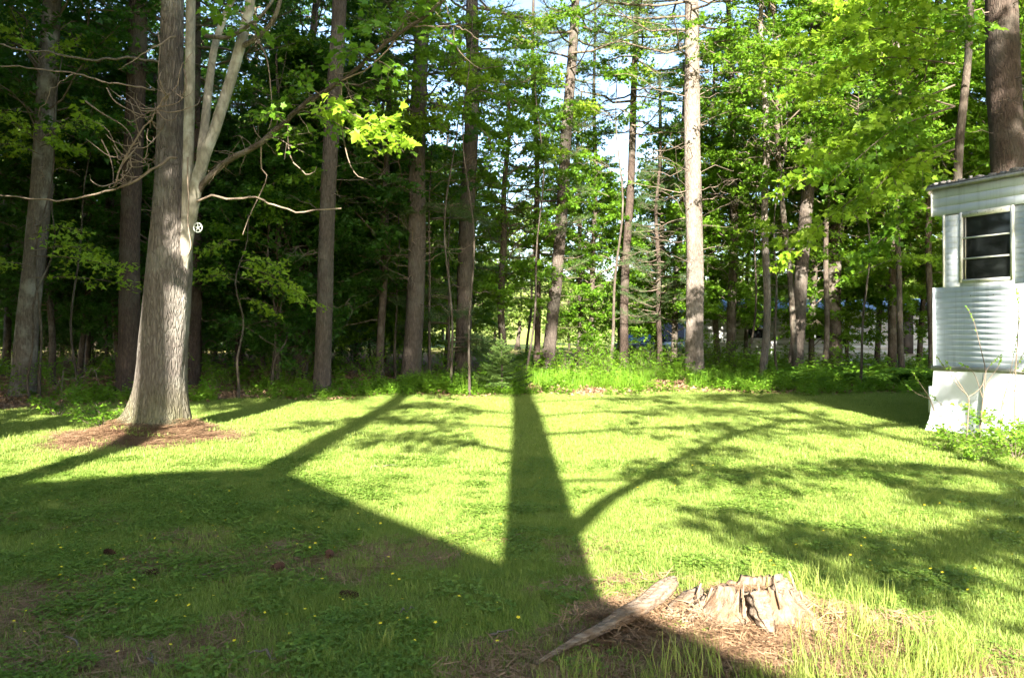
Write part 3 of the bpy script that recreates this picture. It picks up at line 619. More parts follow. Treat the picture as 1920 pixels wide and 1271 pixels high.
# leaf sprays on the spreading limb
def leaf_spray(root, pts, d, n, leaf, seed, m, ntw=9, shape='bigmaple', tw=(.35, .7), r0=.012, name='leafy_branch'):
    g = np.random.default_rng(seed); wd, lv = MB(), LV(); bough(wd, lv, rel(pts, root, d, 10), r0, g, leaf, ntw, n, tw, .2, 5, .8)
    o = obj(name, wd, M['twig'], root); obj('leaves', lv.into(MB(), shape, g), M[m], o); return o
leaf_spray(mt, [(600, 178, -.9), (625, 195, -1.2), (665, 215, -1.5), (710, 240, -1.7), (745, 262, -1.8)], D0, 13, .125, 1, 'leaf_yellow', 10)
leaf_spray(mt, [(590, 195, -.9), (620, 225, -1.1), (660, 245, -1.2), (700, 262, -1.3)], D0, 10, .12, 2, 'leaf_yellow', 8)
leaf_spray(mt, [(735, 72, -1.1), (760, 40, -1.2), (790, 15, -1.3), (815, -10, -1.4)], D0, 9, .12, 3, 'leaf', 8)
leaf_spray(mt, [(560, 205, -.8), (590, 215, -.7), (615, 225, -.6)], D0, 8, .12, 4, 'leaf', 5)
for k, (a_, b_) in enumerate([((500, 258), (545, 275)), ((640, 152), (660, 190)), ((690, 110), (655, 95)), ((690, 110), (740, 135)), ((600, 178), (560, 160)), ((785, 38), (830, 70)), ((462, 40), (420, 20)), ((735, 72), (700, 50)), ((535, 228), (500, 215))]):
    leaf_spray(mt, [(a_[0], a_[1], -.9), ((a_[0] + b_[0]) / 2, (a_[1] + b_[1]) / 2 - 6, -1.), (b_[0], b_[1], -1.1 - .1 * (k % 3))], D0, 7 + k % 3 * 2, .085 + .012 * (k % 4), 40 + k, 'leaf', 5 + k % 3)
leaf_spray(mt, [(455, 60, -.3), (470, 45, -.6), (480, 50, -.8)], D0, 7, .12, 5, 'leaf', 4)
# seedlings at the foot, small white wheel on the trunk
wm = plain('white_plastic', (.45, .47, .42), .5, .4)
whl = thing('wheel', 'small white spoked plastic wheel hung on the old tree beside its fork', 'wheel', tuple(pos(371, 427, D0 - .38)))
th = np.linspace(0, 2 * np.pi, 25); rim = np.stack([.062 * np.cos(th), 0 * th, .068 * np.sin(th)], -1)
obj('rim', MB().tube(rim, .010, 6, False), wm, whl)
for a in (.4, .4 + 2 * np.pi / 5, .4 + 4 * np.pi / 5, .4 + 6 * np.pi / 5, .4 + 8 * np.pi / 5): obj('spoke', MB().tube(A([0, 0, 0], [.06 * math.cos(a), 0, .066 * math.sin(a)]), .007, 6), wm, whl)
obj('hub', MB().tube(A([0, .03, 0], [0, -.012, 0]), .014, 10), wm, whl)

# ------------------------------------------------------------------ trees one can tell apart, from the photo's left to right
G1 = 'trunks along the edge of the wood'
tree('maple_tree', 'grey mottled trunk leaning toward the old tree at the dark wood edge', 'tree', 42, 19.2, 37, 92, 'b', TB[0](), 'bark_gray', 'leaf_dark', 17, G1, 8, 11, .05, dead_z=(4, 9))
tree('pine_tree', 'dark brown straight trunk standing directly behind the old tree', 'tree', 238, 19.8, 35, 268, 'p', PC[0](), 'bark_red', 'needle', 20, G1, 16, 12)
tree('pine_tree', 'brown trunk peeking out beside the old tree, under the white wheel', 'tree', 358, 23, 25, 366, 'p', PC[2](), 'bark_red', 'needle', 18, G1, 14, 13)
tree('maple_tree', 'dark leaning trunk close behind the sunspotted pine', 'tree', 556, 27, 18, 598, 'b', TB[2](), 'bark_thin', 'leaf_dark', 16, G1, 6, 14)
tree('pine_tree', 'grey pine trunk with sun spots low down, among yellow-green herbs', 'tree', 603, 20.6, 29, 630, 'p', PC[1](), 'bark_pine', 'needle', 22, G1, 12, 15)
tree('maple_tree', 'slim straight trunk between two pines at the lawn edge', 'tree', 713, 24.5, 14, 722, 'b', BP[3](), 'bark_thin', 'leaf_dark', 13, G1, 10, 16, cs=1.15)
tree('pine_tree', 'pinkish-grey pine trunk with a tangle of dead branches at half height', 'tree', 769, 23., 32, 797, 'p', PC[2](), 'bark_pine', 'needle', 19, G1, 34, 17, dead_z=(2.5, 8), dead_l=(.6, 2.2))
tree('pine_tree', 'shaded pine trunk behind the green pine boughs', 'tree', 866, 26, 28, 884, 'p', PC[0](), 'bark_pine', 'needle', 21, G1, 26, 18, dead_z=(3, 9), dead_l=(.6, 2.))
tree('pine_tree', 'thin reddish trunk just behind the paired leaning pine', 'tree', 1005, 29, 11, 1000, 'p', YP[1](), 'bark_red', 'needle', 15, G1, 12, 19, cs=1.2)
tree('pine_tree', 'dark leaning pine trunk past the little spruce, sunlit near its top', 'tree', 1024, 28.5, 22, 1078, 'p', PC[1](), 'bark_pine', 'needle', 20, G1, 18, 20)
tree('maple_tree', 'thin sunlit trunk in the open gap of the wood', 'tree', 1106, 33, 9, 1116, 'b', BP[0](), 'bark_thin', 'leaf', 16, G1, 10, 21)
tree('pine_tree', 'dark reddish trunk behind the blue windscreen', 'tree', 1170, 31, 15, 1192, 'p', PC[0](), 'bark_red', 'needle', 19, G1, 20, 22, dead_z=(2, 10))
tree('maple_tree', 'slender dark trunk next to the white vehicle', 'tree', 1232, 34, 11, 1240, 'b', BP[1](), 'bark_thin', 'leaf', 13, G1, 8, 23, cs=.8)
tree('maple_tree', 'forked dark trunk close behind the brightest pine', 'tree', 1262, 33, 11, 1285, 'b', BP[0](), 'bark_thin', 'leaf', 13, G1, 8, 24, cs=1.2)
tree('pine_tree', 'brightest tall pine, its straight trunk sunlit white with dead limbs', 'tree', 1302, 26.6, 31, 1288, 'p', PC[1](), 'bark_sunny', 'needle', 22, G1, 60, 25, dead_z=(3.5, 12.5), dead_l=(.8, 2.8), sides=18)
tree('maple_tree', 'dark upright trunk midway between the bright pine and the pale crooked stem', 'tree', 1371, 31, 16, 1366, 'b', BP[1](), 'bark_thin', 'leaf', 17, G1, 12, 26, cs=.9)
tree('birch_tree', 'pale thin crooked sunlit stem in the herbs', 'tree', 1428, 26.3, 13, 1434, 'b', None, 'bark_sunny', 'leaf', 16, G1, 34, 27, .14, dead_z=(2.5, 9), dead_l=(.4, 1.3))
tree('pine_tree', 'brown pine trunk leaning toward the trailer, in front of the far metal roof', 'tree', 1490, 28, 24, 1536, 'p', PC[2](), 'bark_pine', 'needle', 19, G1, 22, 28, dead_z=(4, 11))
tree('maple_tree', 'thin dark trunk just past the leaning brown pine', 'tree', 1523, 31.5, 10, 1522, 'b', BP[2](), 'bark_thin', 'leaf', 12, G1, 6, 29, cs=1.2)
tree('maple_tree', 'thick dark trunk in front of the white wall in the wood', 'tree', 1564, 31, 25, 1590, 'b', TB[2](), 'bark_thin', 'leaf_dark', 16, G1, 6, 30)
tree('maple_tree', 'dark trunk in front of the dark doorway of the far white home', 'tree', 1672, 30, 14, 1694, 'b', BP[3](), 'bark_thin', 'leaf', 13, G1, 6, 31, cs=1.2)
tree('maple_tree', 'thin dark trunk beside the corner of the white trailer', 'tree', 1724, 31, 9, 1742, 'b', BP[0](), 'bark_thin', 'leaf', 12, G1, 4, 32, cs=1.2)
tree('pine_tree', 'massive dark trunk rising behind the trailer roof', 'tree', 1893, 17.5, 58, 1888, 'p', PC[0](), 'bark_red', 'needle', 21, G1, 14, 33, dead_z=(5, 9), sides=20)

# hemlock-like boughs and low pine boughs in mid picture
for (nm, lb, px, d, ys, sd) in (('pine_tree', 'young pine with soft green boughs beside the small spruce', 838, 24.6, (640, 612, 590, 655, 560), 51),
                                ('pine_tree', 'young pine with dark boughs spread across the two middle trunks', 742, 25.2, (560, 540, 575, 520), 52),
                                ('pine_tree', 'high soft pine boughs between the middle trunks', 806, 24.0, (410, 430, 395, 380, 445), 53)):
    rt = thing(nm, lb, 'tree', (X(px, d), d, float(gz(X(px, d), d))))
    Hh = 5.5 if sd != 53 else 8.5
    obj('trunk', trunk_mesh(lean_path(A(0, 0, 0), A(.1, 0, Hh), 12, .03, sd), np.linspace(.05, .015, 12), 8, sd), M['bark_thin'], rt)
    wd, lv = MB(), LV(); g = np.random.default_rng(sd)
    for k, y in enumerate(list(ys) * 2):
        z = CAM_H - (y - HOR) / FPX * d + g.normal(0, .1); az = (k * 2.4 + .3) % 6.28; L_ = g.uniform(1.1, 1.8)
        dd = A(math.cos(az), math.sin(az) * .8, -.08); pine_bough(wd, lv, curve(A(.05, 0, z), A(.05, 0, z) + dd * L_, 5, .1), .02, g, 18, 7, 10, .13, .75)
    obj('limbs', wd, M['twig'], rt); obj('crown', lv.into(MB(), 'needle', g), M['needle'], rt)

# understorey maples with flat leaf sprays (labels by place)
def young(label, px, d, sprays, seed, m='leaf_dark', leaf=.12, H=5, w=5, group=None):
    rt = thing('young_maple', label, 'tree', (X(px, d), d, float(gz(X(px, d), d)) - .03), group)
    obj('trunk', trunk_mesh(lean_path(A(0, 0, 0), A(.3, .2, H), 20, .16, seed), np.linspace(w / FPX * d / 2, .01, 20), 7, seed), M['bark_thin'], rt)
    for k, (p0, p1, ntw, n) in enumerate(sprays):
        a = p0; c = ((p0[0] + p1[0]) / 2, (p0[1] + p1[1]) / 2 - 8, (p0[2] + p1[2]) / 2)
        leaf_spray(rt, [a, c, p1], d, n, leaf, seed * 10 + k, m, ntw, 'maple' if d > 14 else 'bigmaple', (.4, .9), .014)
    return rt
young('leafy young maple spreading bright sprays between the grey trunk and the old tree', 60, 17.5, [((60, 480, 0), (235, 505, -1.), 12, 16), ((60, 470, 0), (180, 470, .5), 10, 14), ((62, 440, 0), (150, 430, -.5), 8, 14), ((60, 500, 0), (-20, 500, -.5), 8, 14), ((60, 520, 0), (270, 540, .3), 9, 12)], 61, 'leaf_yellow', H=5)
young('young maple with green sprays high against the grey leaning trunk', 75, 17.8, [((75, 260, 0), (160, 225, -.6), 10, 15), ((75, 270, 0), (0, 220, -.6), 10, 15), ((75, 275, 0), (130, 275, -.5), 9, 14), ((75, 290, 0), (-10, 270, .3), 9, 14), ((75, 120, 0), (20, 60, -.3), 8, 13), ((75, 110, 0), (130, 85, .4), 8, 13)], 62, 'leaf_yellow', H=8)
young('young maple holding sunlit sprays just past the old tree', 445, 18.6, [((450, 500, 0), (555, 545, -.5), 11, 16), ((450, 490, 0), (520, 500, -.8), 10, 14), ((450, 520, 0), (590, 570, .2), 10, 14), ((450, 530, 0), (385, 520, -.2), 8, 13), ((450, 560, 0), (500, 580, .5), 8, 12), ((450, 450, 0), (390, 470, .4), 8, 12)], 63, 'leaf_yellow', H=4.5)
young('low dark young maple in the shade behind the old tree', 500, 21.5, [((500, 610, 0), (560, 640, 0), 8, 14), ((500, 600, 0), (430, 640, .4), 8, 14), ((500, 640, 0), (540, 680, -.4), 7, 12), ((500, 640, 0), (420, 600, -.6), 7, 12)], 64, 'leaf_dark', H=3)
young('young maple with hanging green sprays in the middle of the picture top', 880, 19.5, [((900, 170, 0), (1010, 215, -.6), 12, 18), ((900, 160, 0), (840, 225, -.4), 11, 18), ((900, 190, 0), (960, 240, .5), 10, 16), ((900, 130, 0), (1040, 130, 0), 11, 16), ((900, 100, 0), (820, 120, .4), 9, 15), ((900, 80, 0), (985, 60, -.4), 9, 15), ((900, 240, 0), (930, 290, .2), 8, 14)], 65, 'leaf', H=11)
young('young maple lifting bright leaves in front of the brightest pine group', 1460, 24.5, [((1440, 150, 0), (1340, 140, -.4), 9, 14), ((1440, 120, 0), (1500, 80, .2), 9, 14), ((1440, 60, 0), (1390, 20, .2), 9, 14)], 66, 'leaf', H=11)
# the bright maple whose limbs reach in beside the trailer
bm = thing('maple_tree', 'bright yellow-green maple whose limbs sweep down beside the trailer roof', 'tree', (X(1785, 16.8), 16.8, float(gz(X(1785, 16.8), 16.8)) - .05), None)
obj('trunk', trunk_mesh(lean_path(A(0, 0, 0), A(.6, .4, 13), 18, .1, 70), np.linspace(.13, .05, 18), 10, 70), M['bark_thin'], bm)
g = np.random.default_rng(70)
for k, (p0, p1, ntw, n, m) in enumerate([((1790, 100, 0), (1600, 60, -2), 15, 20, 'leaf_yellow'), ((1790, 120, 0), (1520, 150, -1.5), 16, 20, 'leaf_yellow'), ((1790, 60, 0), (1470, 90, -1), 16, 20, 'leaf_yellow'), ((1790, 30, 0), (1660, -20, -2.), 14, 20, 'leaf_yellow'),
        ((1790, 160, 0), (1480, 350, -1.2), 20, 18, 'leaf_yellow'), ((1790, 200, 0), (1560, 340, -2), 16, 18, 'leaf'), ((1790, 260, 0), (1600, 400, -1.2), 15, 18, 'leaf_yellow'), ((1790, 280, 0), (1480, 470, -.6), 18, 18, 'leaf_yellow'), ((1790, 300, 0), (1640, 300, -.5), 13, 16, 'leaf'),
        ((1790, 200, 0), (1640, 220, .8), 13, 16, 'leaf'), ((1790, 340, 0), (1690, 400, .4), 12, 16, 'leaf'), ((1790, 50, 0), (1820, 60, -1.5), 9, 14, 'leaf'), ((1790, 380, 0), (1620, 480, .5), 13, 15, 'leaf'), ((1790, 0, 0), (1560, 10, -1.), 13, 18, 'leaf_yellow')]):
    c = ((p0[0] + p1[0]) / 2, (p0[1] + p1[1]) / 2 - 26, (p0[2] + p1[2]) / 2)
    leaf_spray(bm, [p0, c, p1], 16.8, int(n * 1.5), .145, 700 + k, m, ntw, 'bigmaple', (.4, 1.), .022)

def leafy_tree(label, px, d, box, n, seed, mats, H, wt=5):
    "a slim tree whose many boughs end inside a box of the view"
    g = np.random.default_rng(seed); x0, x1, y0, y1 = box; sp = []
    rt = young(label, px, d, [], seed, 'leaf', .12, H, wt)
    for k in range(n):
        qx, qy = g.uniform(x0, x1), g.uniform(y0, y1); o_ = g.uniform(-1.6, 1.6); py = min(qy + abs(qx - px) * g.uniform(.05, .4), 600)
        leaf_spray(rt, [(px, py, 0), ((px + qx) / 2, (py + qy) / 2 - g.uniform(-5, 20), o_ * .5), (qx, qy, o_)], d, int(g.uniform(22, 34)), .125, seed * 50 + k, mats[k % len(mats)], int(g.uniform(9, 14)), 'maple', (.4, 1.), .014)
leafy_tree('slim maple filling the top of the view between the middle pines with green leaves', 845, 21.0, (640, 1060, 0, 240), 21, 171, ['leaf', 'leaf_yellow', 'leaf'], 12)
leafy_tree('slim shaded maple leafing out over the grey leaning trunk', 150, 20.5, (-20, 290, 0, 330), 13, 173, ['leaf', 'leaf_yellow'], 10)
leafy_tree('slim shaded maple between the old tree and the sunspotted pine', 505, 22.0, (390, 620, 60, 430), 13, 174, ['leaf', 'leaf'], 10)
leafy_tree('sunny maple filling the view between the leaning brown pine and the trailer', 1610, 21.5, (1400, 1750, 60, 490), 24, 175, ['leaf_yellow', 'leaf', 'leaf_yellow'], 10)
leafy_tree('airy maple veiling the bright sky beside the brightest pine', 1142, 29.5, (990, 1290, 0, 400), 25, 177, ['leaf', 'leaf_yellow'], 13, 7)
leafy_tree('slim maple with drooping leaves over the dark leaning pine', 985, 25.5, (880, 1130, 0, 290), 12, 172, ['leaf', 'leaf_yellow'], 12)
leafy_tree('slender sunny maple leafing behind the pale crooked stem', 1400, 29.0, (1330, 1500, 0, 330), 9, 176, ['leaf'], 13)

# ------------------------------------------------------------------ the wood behind, thinner trees by the dozen
g = np.random.default_rng(40)
GL = 'dark slim trees deep in the wood behind the old tree'; GR = 'sunlit slim trees in the open wood'
def wood(px, d, kind, seed, label, group, leafm, H=None, cs=1., wpx=None):
    cr = {'b': BP, 't': TB, 'p': PC, 'y': YP}[kind]; c = cr[seed % len(cr)]()
    H = H or {'b': 10, 't': 17, 'p': 19, 'y': 10}[kind] * cs
    tree({'b': 'maple_tree', 't': 'maple_tree', 'p': 'pine_tree', 'y': 'pine_tree'}[kind], label, 'tree', px, d, wpx or g.uniform(8, 15) * 24 / d, px + g.normal(4, 16), kind, c, 'bark_thin' if kind in 'bt' else 'bark_red', leafm, H, group, 5 if kind in 'py' else 2, seed + 500, .08, cs, sides=8)
TH = []
LM = [(45, 'the grey leaning trunk'), (150, 'the gap beside the old tree'), (300, 'the old tree'), (450, 'the young maple past the old tree'), (603, 'the sunspotted pine'), (713, 'the slim trunk between two pines'), (769, 'the pine with the dead tangle'), (868, 'the green pine boughs'), (940, 'the little spruce'),
      (1024, 'the dark leaning pine'), (1106, 'the open gap'), (1170, 'the dark reddish trunk'), (1235, 'the white van'), (1302, 'the brightest pine'), (1371, 'the upright dark trunk'), (1428, 'the pale crooked stem'), (1490, 'the brown leaning pine'), (1564, 'the thick dark trunk'), (1650, 'the ferns'), (1724, 'the trailer corner'), (1850, 'the trailer roof')]
def blabel(f, px, s): return f % ('tall' if s > 1.15 else ('middling' if s > .85 else 'low'), min(LM, key=lambda q: abs(q[0] - px))[1])
def wlabel(px, d, kind, dark):
    l = min(LM, key=lambda q: abs(q[0] - px)); sd = '' if abs(l[0] - px) < 14 else (' on its near side' if (px < l[0]) == (l[0] > 300) else ' on its far side')
    f = lambda sd: ('%s %s %s behind %s%s' % ('shaded' if dark else 'sunny', {'b': 'slim maple', 't': 'tall maple', 'p': 'tall pine', 'y': 'young pine', 's': 'bushy low maple'}[kind], 'just' if d < 27 else ('a way' if d < 35 else 'deep'), l[1], sd))
    return f(sd) if len(f(sd).split()) <= 16 else f('')
i = 0
for px in np.linspace(-60, 960, 40):
    kind = ['b', 'y', 'b', 't', 'b', 'b'][i % 6]; d = [24, 30, 35, 27, 40, 33, 22.5, 45][i % 8] + g.uniform(-1, 1); px = px + g.uniform(-14, 14)
    if px > 640 and i % 2: i += 1; continue
    if px > 620: d = max(d, 27.5)
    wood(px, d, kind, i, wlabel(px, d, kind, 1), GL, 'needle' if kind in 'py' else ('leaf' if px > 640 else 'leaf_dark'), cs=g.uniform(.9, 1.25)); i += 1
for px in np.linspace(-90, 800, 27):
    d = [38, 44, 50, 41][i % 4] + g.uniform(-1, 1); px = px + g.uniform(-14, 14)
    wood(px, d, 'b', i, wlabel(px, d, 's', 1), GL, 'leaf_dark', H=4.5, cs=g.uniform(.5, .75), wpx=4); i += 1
for px in np.linspace(990, 1330, 5):
    kind = ['b', 'y', 't'][i % 3]; d = [34, 40, 30, 46][i % 4] + g.uniform(-1, 1); px = px + g.uniform(-12, 12)
    wood(px, d, kind, i, wlabel(px, d, kind, 0), GR, 'needle' if kind in 'py' else 'leaf', cs=g.uniform(.7, 1.0)); i += 1
for px in np.linspace(1350, 2000, 14):
    kind = ['t', 'b', 't', 't'][i % 4]; d = [29.5, 32, 34, 27.5][i % 4] + g.uniform(-1, 1) + (3.5 if px < 1460 else 0); px = px + g.uniform(-12, 12)
    wood(px, d, kind, i, wlabel(px, d, kind, 0), GR, 'leaf', cs=g.uniform(.75, 1.1)); i += 1
# the wood goes on beside the lawn, out of the frame
for k in range(16):
    d = 1. + k * 1.35; x = -(.70 * max(d, 2) + 5.5 + [0, 3.5, 1.6][k % 3])
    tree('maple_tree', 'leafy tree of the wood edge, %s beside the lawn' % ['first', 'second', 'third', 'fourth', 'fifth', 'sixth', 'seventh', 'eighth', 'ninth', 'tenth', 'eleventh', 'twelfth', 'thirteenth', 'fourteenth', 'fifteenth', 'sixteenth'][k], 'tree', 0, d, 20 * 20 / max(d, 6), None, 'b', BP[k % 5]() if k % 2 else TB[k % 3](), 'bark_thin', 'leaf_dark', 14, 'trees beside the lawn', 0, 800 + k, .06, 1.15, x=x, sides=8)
for k in range(5):
    x, d = [(14.5, 3), (17, 8), (19, 13.5), (21, 20), (15, -1)][k]
    tree('maple_tree', 'leafy tree %s on the far side of the trailer' % ['second from the drive', 'third from the drive', 'fourth from the drive', 'fifth from the drive', 'nearest the drive'][k], 'tree', 0, d, 24, None, 'b', TB[k % 3](), 'bark_thin', 'leaf', 15, 'trees beyond the trailer', 0, 830 + k, .06, 1., x=x, sides=8)
for k in range(42):
    px = -90 + k * 21 + g.uniform(-10, 10); d = [33, 37, 41, 46][k % 4] + g.uniform(-1, 1)
    x = X(px, d); TH.append((px, d, x, g.uniform(1.7, 2.6)))
# far trees beyond the second home and the meadow
GF = 'far sunlit trees beyond the wood'
for k in range(44):
    px = -100 + k * 49 + g.uniform(-18, 18); d = [62, 78, 70, 88][k % 4] + g.uniform(-4, 4); s = g.uniform(.7, 1.15)
    if 1040 < px < 1500: s *= .62
    if px < 800: s *= 1.5
    x = X(px, d); rt = thing('far_tree', blabel('%s sunlit round-topped far tree seen through gaps behind %s', px, s), 'tree', (x, d, float(gz(x, d)) - .1), GF, g.uniform(0, 6.28), s)
    mw, ml = FB[k % 3](); obj('trunk', proto(('ft', k % 3), lambda: trunk_mesh(lean_path(A(0, 0, 0), A(.2, 0, 10), 8, .1, k), np.linspace(.22, .04, 8), 8, k).mesh('trunk')), M['bark_thin'], rt); obj('limbs', mw, M['twig'], rt); obj('crown', ml, M['leaf_far'], rt)

# ------------------------------------------------------------------ second home and vehicles behind the wood
bluem = plain('sky_tinted_metal_roof', (.30, .42, .66), .35, .5, 3, .1); wallw = plain('far_white_wall', (.66, .66, .64), .7, .3, 2, .08)  # roof blue paints in the sky reflected on the metal
hd = 37.; hx0, hx1 = X(1318, hd), X(1800, hd)
hm2 = thing('mobile_home', 'low white mobile home with a sky-reflection blue metal roof half hidden in the wood', 'home', (hx0, hd, 0)); HL = hx1 - hx0
obj('wall', MB().box(0, HL, .0, 4, .5, 2.62), wallw, hm2)
for i in range(9): obj('siding_strip', MB().box(-.01, HL + .01, -.02 - .004 * (i % 2), 0, .52 + i * .23, .52 + i * .23 + .215), wallw, hm2)
rf = MB(); rf.add(A([-.3, -.35, 2.62], [HL + .3, -.35, 2.62], [HL + .3, 2, 3.25], [-.3, 2, 3.25], [-.3, 4.3, 2.62], [HL + .3, 4.3, 2.62], [-.3, -.35, 2.54], [HL + .3, -.35, 2.54], [-.3, 4.3, 2.54], [HL + .3, 4.3, 2.54]),
                  q=[[0, 1, 2, 3], [3, 2, 5, 4], [6, 7, 1, 0], [8, 4, 5, 9], [6, 8, 9, 7]], t=[[0, 3, 4], [1, 5, 2]]); obj('roof', rf, bluem, hm2)
for i in range(12): obj('roof_rib', MB().tube(A([.4 + i * HL / 12, -.33, 2.64], [.4 + i * HL / 12, 1.98, 3.26]), .025, 4), bluem, hm2)
obj('skirting', MB().box(.05, HL - .05, .05, 3.9, -.2, .5), trimm, hm2)
for (px, w, z0, z1) in ((1400, .9, 1.3, 2.2), (1530, 1.2, 1.3, 2.2), (1750, .9, 1.3, 2.2)):
    x0 = X(px, hd) - hx0; wn_ = obj('window', MB().box(x0, x0 + w, -.05, -.026, z0, z1), glass, hm2); obj('frame', MB().box(x0 - .06, x0 + w + .06, -.045, -.027, z0 - .06, z0), wallw, wn_); obj('frame', MB().box(x0 - .06, x0 + w + .06, -.045, -.027, z1, z1 + .06), wallw, wn_)
x0 = X(1678, hd) - hx0; obj('door', MB().box(x0, x0 + .85, -.05, -.026, .55, 2.45), plain('dark_door', (.06, .05, .045), .6), hm2)

def vehicle(name, label, px, d, paint, top, rz, tall=1.55, L=4.4, Wd=1.75):
    root = thing(name, label, 'car', (X(px, d), d, float(gz(X(px, d), d))), None, rz)
    prof = A([-L / 2, .38], [-L / 2, .85], [-L * .47, .95], [-L * .22, 1.0], [-L * .08, tall * .98], [L * .10, tall], [L * .30, tall * .97], [L * .45, 1.02], [L * .5, .95], [L * .5, .38])
    n_ = len(prof); ins = np.where(prof[:, 1] > 1.01, .16, 0.)
    v = np.concatenate([np.stack([prof[:, 0], -Wd / 2 + ins, prof[:, 1]], -1), np.stack([prof[:, 0], Wd / 2 - ins, prof[:, 1]], -1)])
    q = [[i_, (i_ + 1) % n_, n_ + (i_ + 1) % n_, n_ + i_] for i_ in range(n_)]
    t = [[0, i_ + 1, i_] for i_ in range(1, n_ - 1)] + [[n_, n_ + i_, n_ + i_ + 1] for i_ in range(1, n_ - 1)]
    mb = MB(); mb.add(v, q=q, t=t); obj('body', mb, paint, root)
    obj('roof_panel', MB().box(-L * .07, L * .29, -Wd / 2 + .2, Wd / 2 - .2, tall * .985, tall + .03), top, root)
    def pane(a): b_ = MB(); b_.add(a, q=[[0, 1, 2, 3]]); obj('window', b_, glass, root)
    for s_ in (-1, 1):
        y0, y1 = s_ * (Wd / 2 + .004), s_ * (Wd / 2 - .15)
        pane(A([-L * .17, y0, 1.03], [L * .06, y0, 1.03], [L * .06, y1, tall - .1], [-L * .07, y1, tall - .1])); pane(A([L * .08, y0, 1.03], [L * .36, y0, 1.03], [L * .28, y1, tall - .1], [L * .08, y1, tall - .1]))
    blu = glass if name == 'van' else plain('windscreen_glass', (.05, .12, .25), .05, .8, metal=.3)
    b_ = MB(); b_.add(A([-L * .215, -Wd / 2 + .1, 1.04], [-L * .215, Wd / 2 - .1, 1.04], [-L * .088, Wd / 2 - .2, tall * .95], [-L * .088, -Wd / 2 + .2, tall * .95]) + A(-.03, 0, .015), q=[[0, 1, 2, 3]]); obj('windscreen', b_, blu, root)
    tm_ = plain('tyre_rubber', (.03, .03, .03), .9)
    for sx in (-L * .31, L * .31):
        for sy in (-1, 1):
            w_ = obj('wheel', MB().tube(A([0, sy * -.1, 0], [0, sy * .1, 0]), .32, 16), tm_, root, (sx, sy * (Wd / 2 - .1), .32)); obj('rim', MB().tube(A([0, sy * .1, 0], [0, sy * .115, 0]), .19, 12), wallw, w_)
    for sy in (-1, 1): obj('headlight', MB().box(-L / 2 - .015, -L / 2 + .01, sy * .62 - .16, sy * .62 + .16, .68, .82), wallw, root)
    return root
vehicle('car', 'dark blue car parked in the clearing, half hidden behind bushes', 1205, 44, plain('dark_blue_paint', (.05, .07, .11), .35, .5), plain('dark_blue_paint_top', (.06, .12, .22), .3, .5), R(60), 1.5)
vehicle('van', 'white van with a rusty brown roof parked beyond the wood', 1268, 46, plain('white_paint', (.7, .7, .68), .3, .5), plain('brown_roof', (.36, .22, .15), .8), R(75), 2.15, 4.8, 1.9)

# ------------------------------------------------------------------ little spruce
sx, sd_ = X(940, 20.6), 20.6
spt = thing('spruce', 'small young spruce standing at the end of the long lawn shadow', 'tree', (sx, sd_, float(gz(sx, sd_))))
obj('trunk', MB().tube(A([0, 0, -.05], [.02, 0, .6], [.0, 0, 1.2], [0, 0, 1.56]), [.04, .03, .014, .006], 8), M['bark_thin'], spt)
g = np.random.default_rng(9)
def spruce_bough(L_, g):
    mb, lv = MB(), LV(); P = curve(A(0, 0, 0), A(L_, 0, .05 * L_), 5, -.06 * L_); mb.tube(P, np.linspace(.010, .003, 5), 4, False, a=.1)
    tws = [(P[0], A(1., 0, 0), L_)] + [(along(P, A(t))[0][0], unit(A(.7, s * .75, .05)), L_ * .45 * (1.15 - t)) for t in np.linspace(.25, .95, max(3, int(L_ * 12))) for s in (-1, 1)]
    for (p, d, l) in tws:
        n_ = int(26 + l * 170); t = g.random(n_); lv.add(p + d * (t * l)[:, None], d * .5 + g.normal(0, .6, (n_, 3)) + A(0, 0, .2), g.normal(0, 1, (n_, 3)), g.uniform(.022, .04, n_) * 1.35)
    tv = LEAF['needle'][0]; LEAF['needle'] = (A([0, .09, 0], [0, -.09, 0], [1, 0, 0]), LEAF['needle'][1]); lv.into(mb, 'needle', g); LEAF['needle'] = (tv, LEAF['needle'][1])
    return mb.mesh('bough')
sb = [spruce_bough(l, g) for l in (.78, .6, .42, .26)]
for k in range(72):
    u = (k + .5) / 72; z = .12 + 1.3 * u; rl_ = .80 * (1 - u) ** .85 + .06; i_ = int(np.argmin([abs(rl_ - l) for l in (.78, .6, .42, .26)]))
    obj('bough', sb[i_], M['spruce'], spt, (0, 0, z), (0, -R(g.uniform(-4, 12) + 22 * u), k * 2.399 + g.normal(0, .2)), rl_ / (.78, .6, .42, .26)[i_] * g.uniform(.85, 1.12))
obj('leader', sb[3], M['spruce'], spt, (0, 0, 1.36), (0, -R(88), 0), .8)

# ------------------------------------------------------------------ rotten stump
SD = 4.25; scx = X(1408, SD); sgz = float(gz(scx, SD))
st = thing('tree_stump', 'sunbleached rotten stump with splayed roots in the lawn', 'stump', (scx, SD, sgz - .04))
g = np.random.default_rng(31)
NT, NZ = 96, 22
th = np.arange(NT) / NT * 2 * np.pi; zt_ = np.linspace(0, 1, NZ)
jag = .185 + .04 * vnoise(np.cos(th) * 3, np.sin(th) * 3, 1.4, 8) + .05 * (vnoise(np.arange(NT), np.zeros(NT), .45, 9) - .5) + .012 * g.normal(0, .6, NT)
jag = jag - .07 * np.clip(np.cos(th - 2.6), 0, 1) ** 2
rb = .33 + .10 * np.clip(np.cos(th - 3.3), 0, 1) + .16 * np.clip(np.cos(th - 5.9), 0, 1) ** 2 + .05 * np.sin(5 * th) + .025 * np.sin(13 * th) + .02 * np.sin(29 * th + 1)
v = []
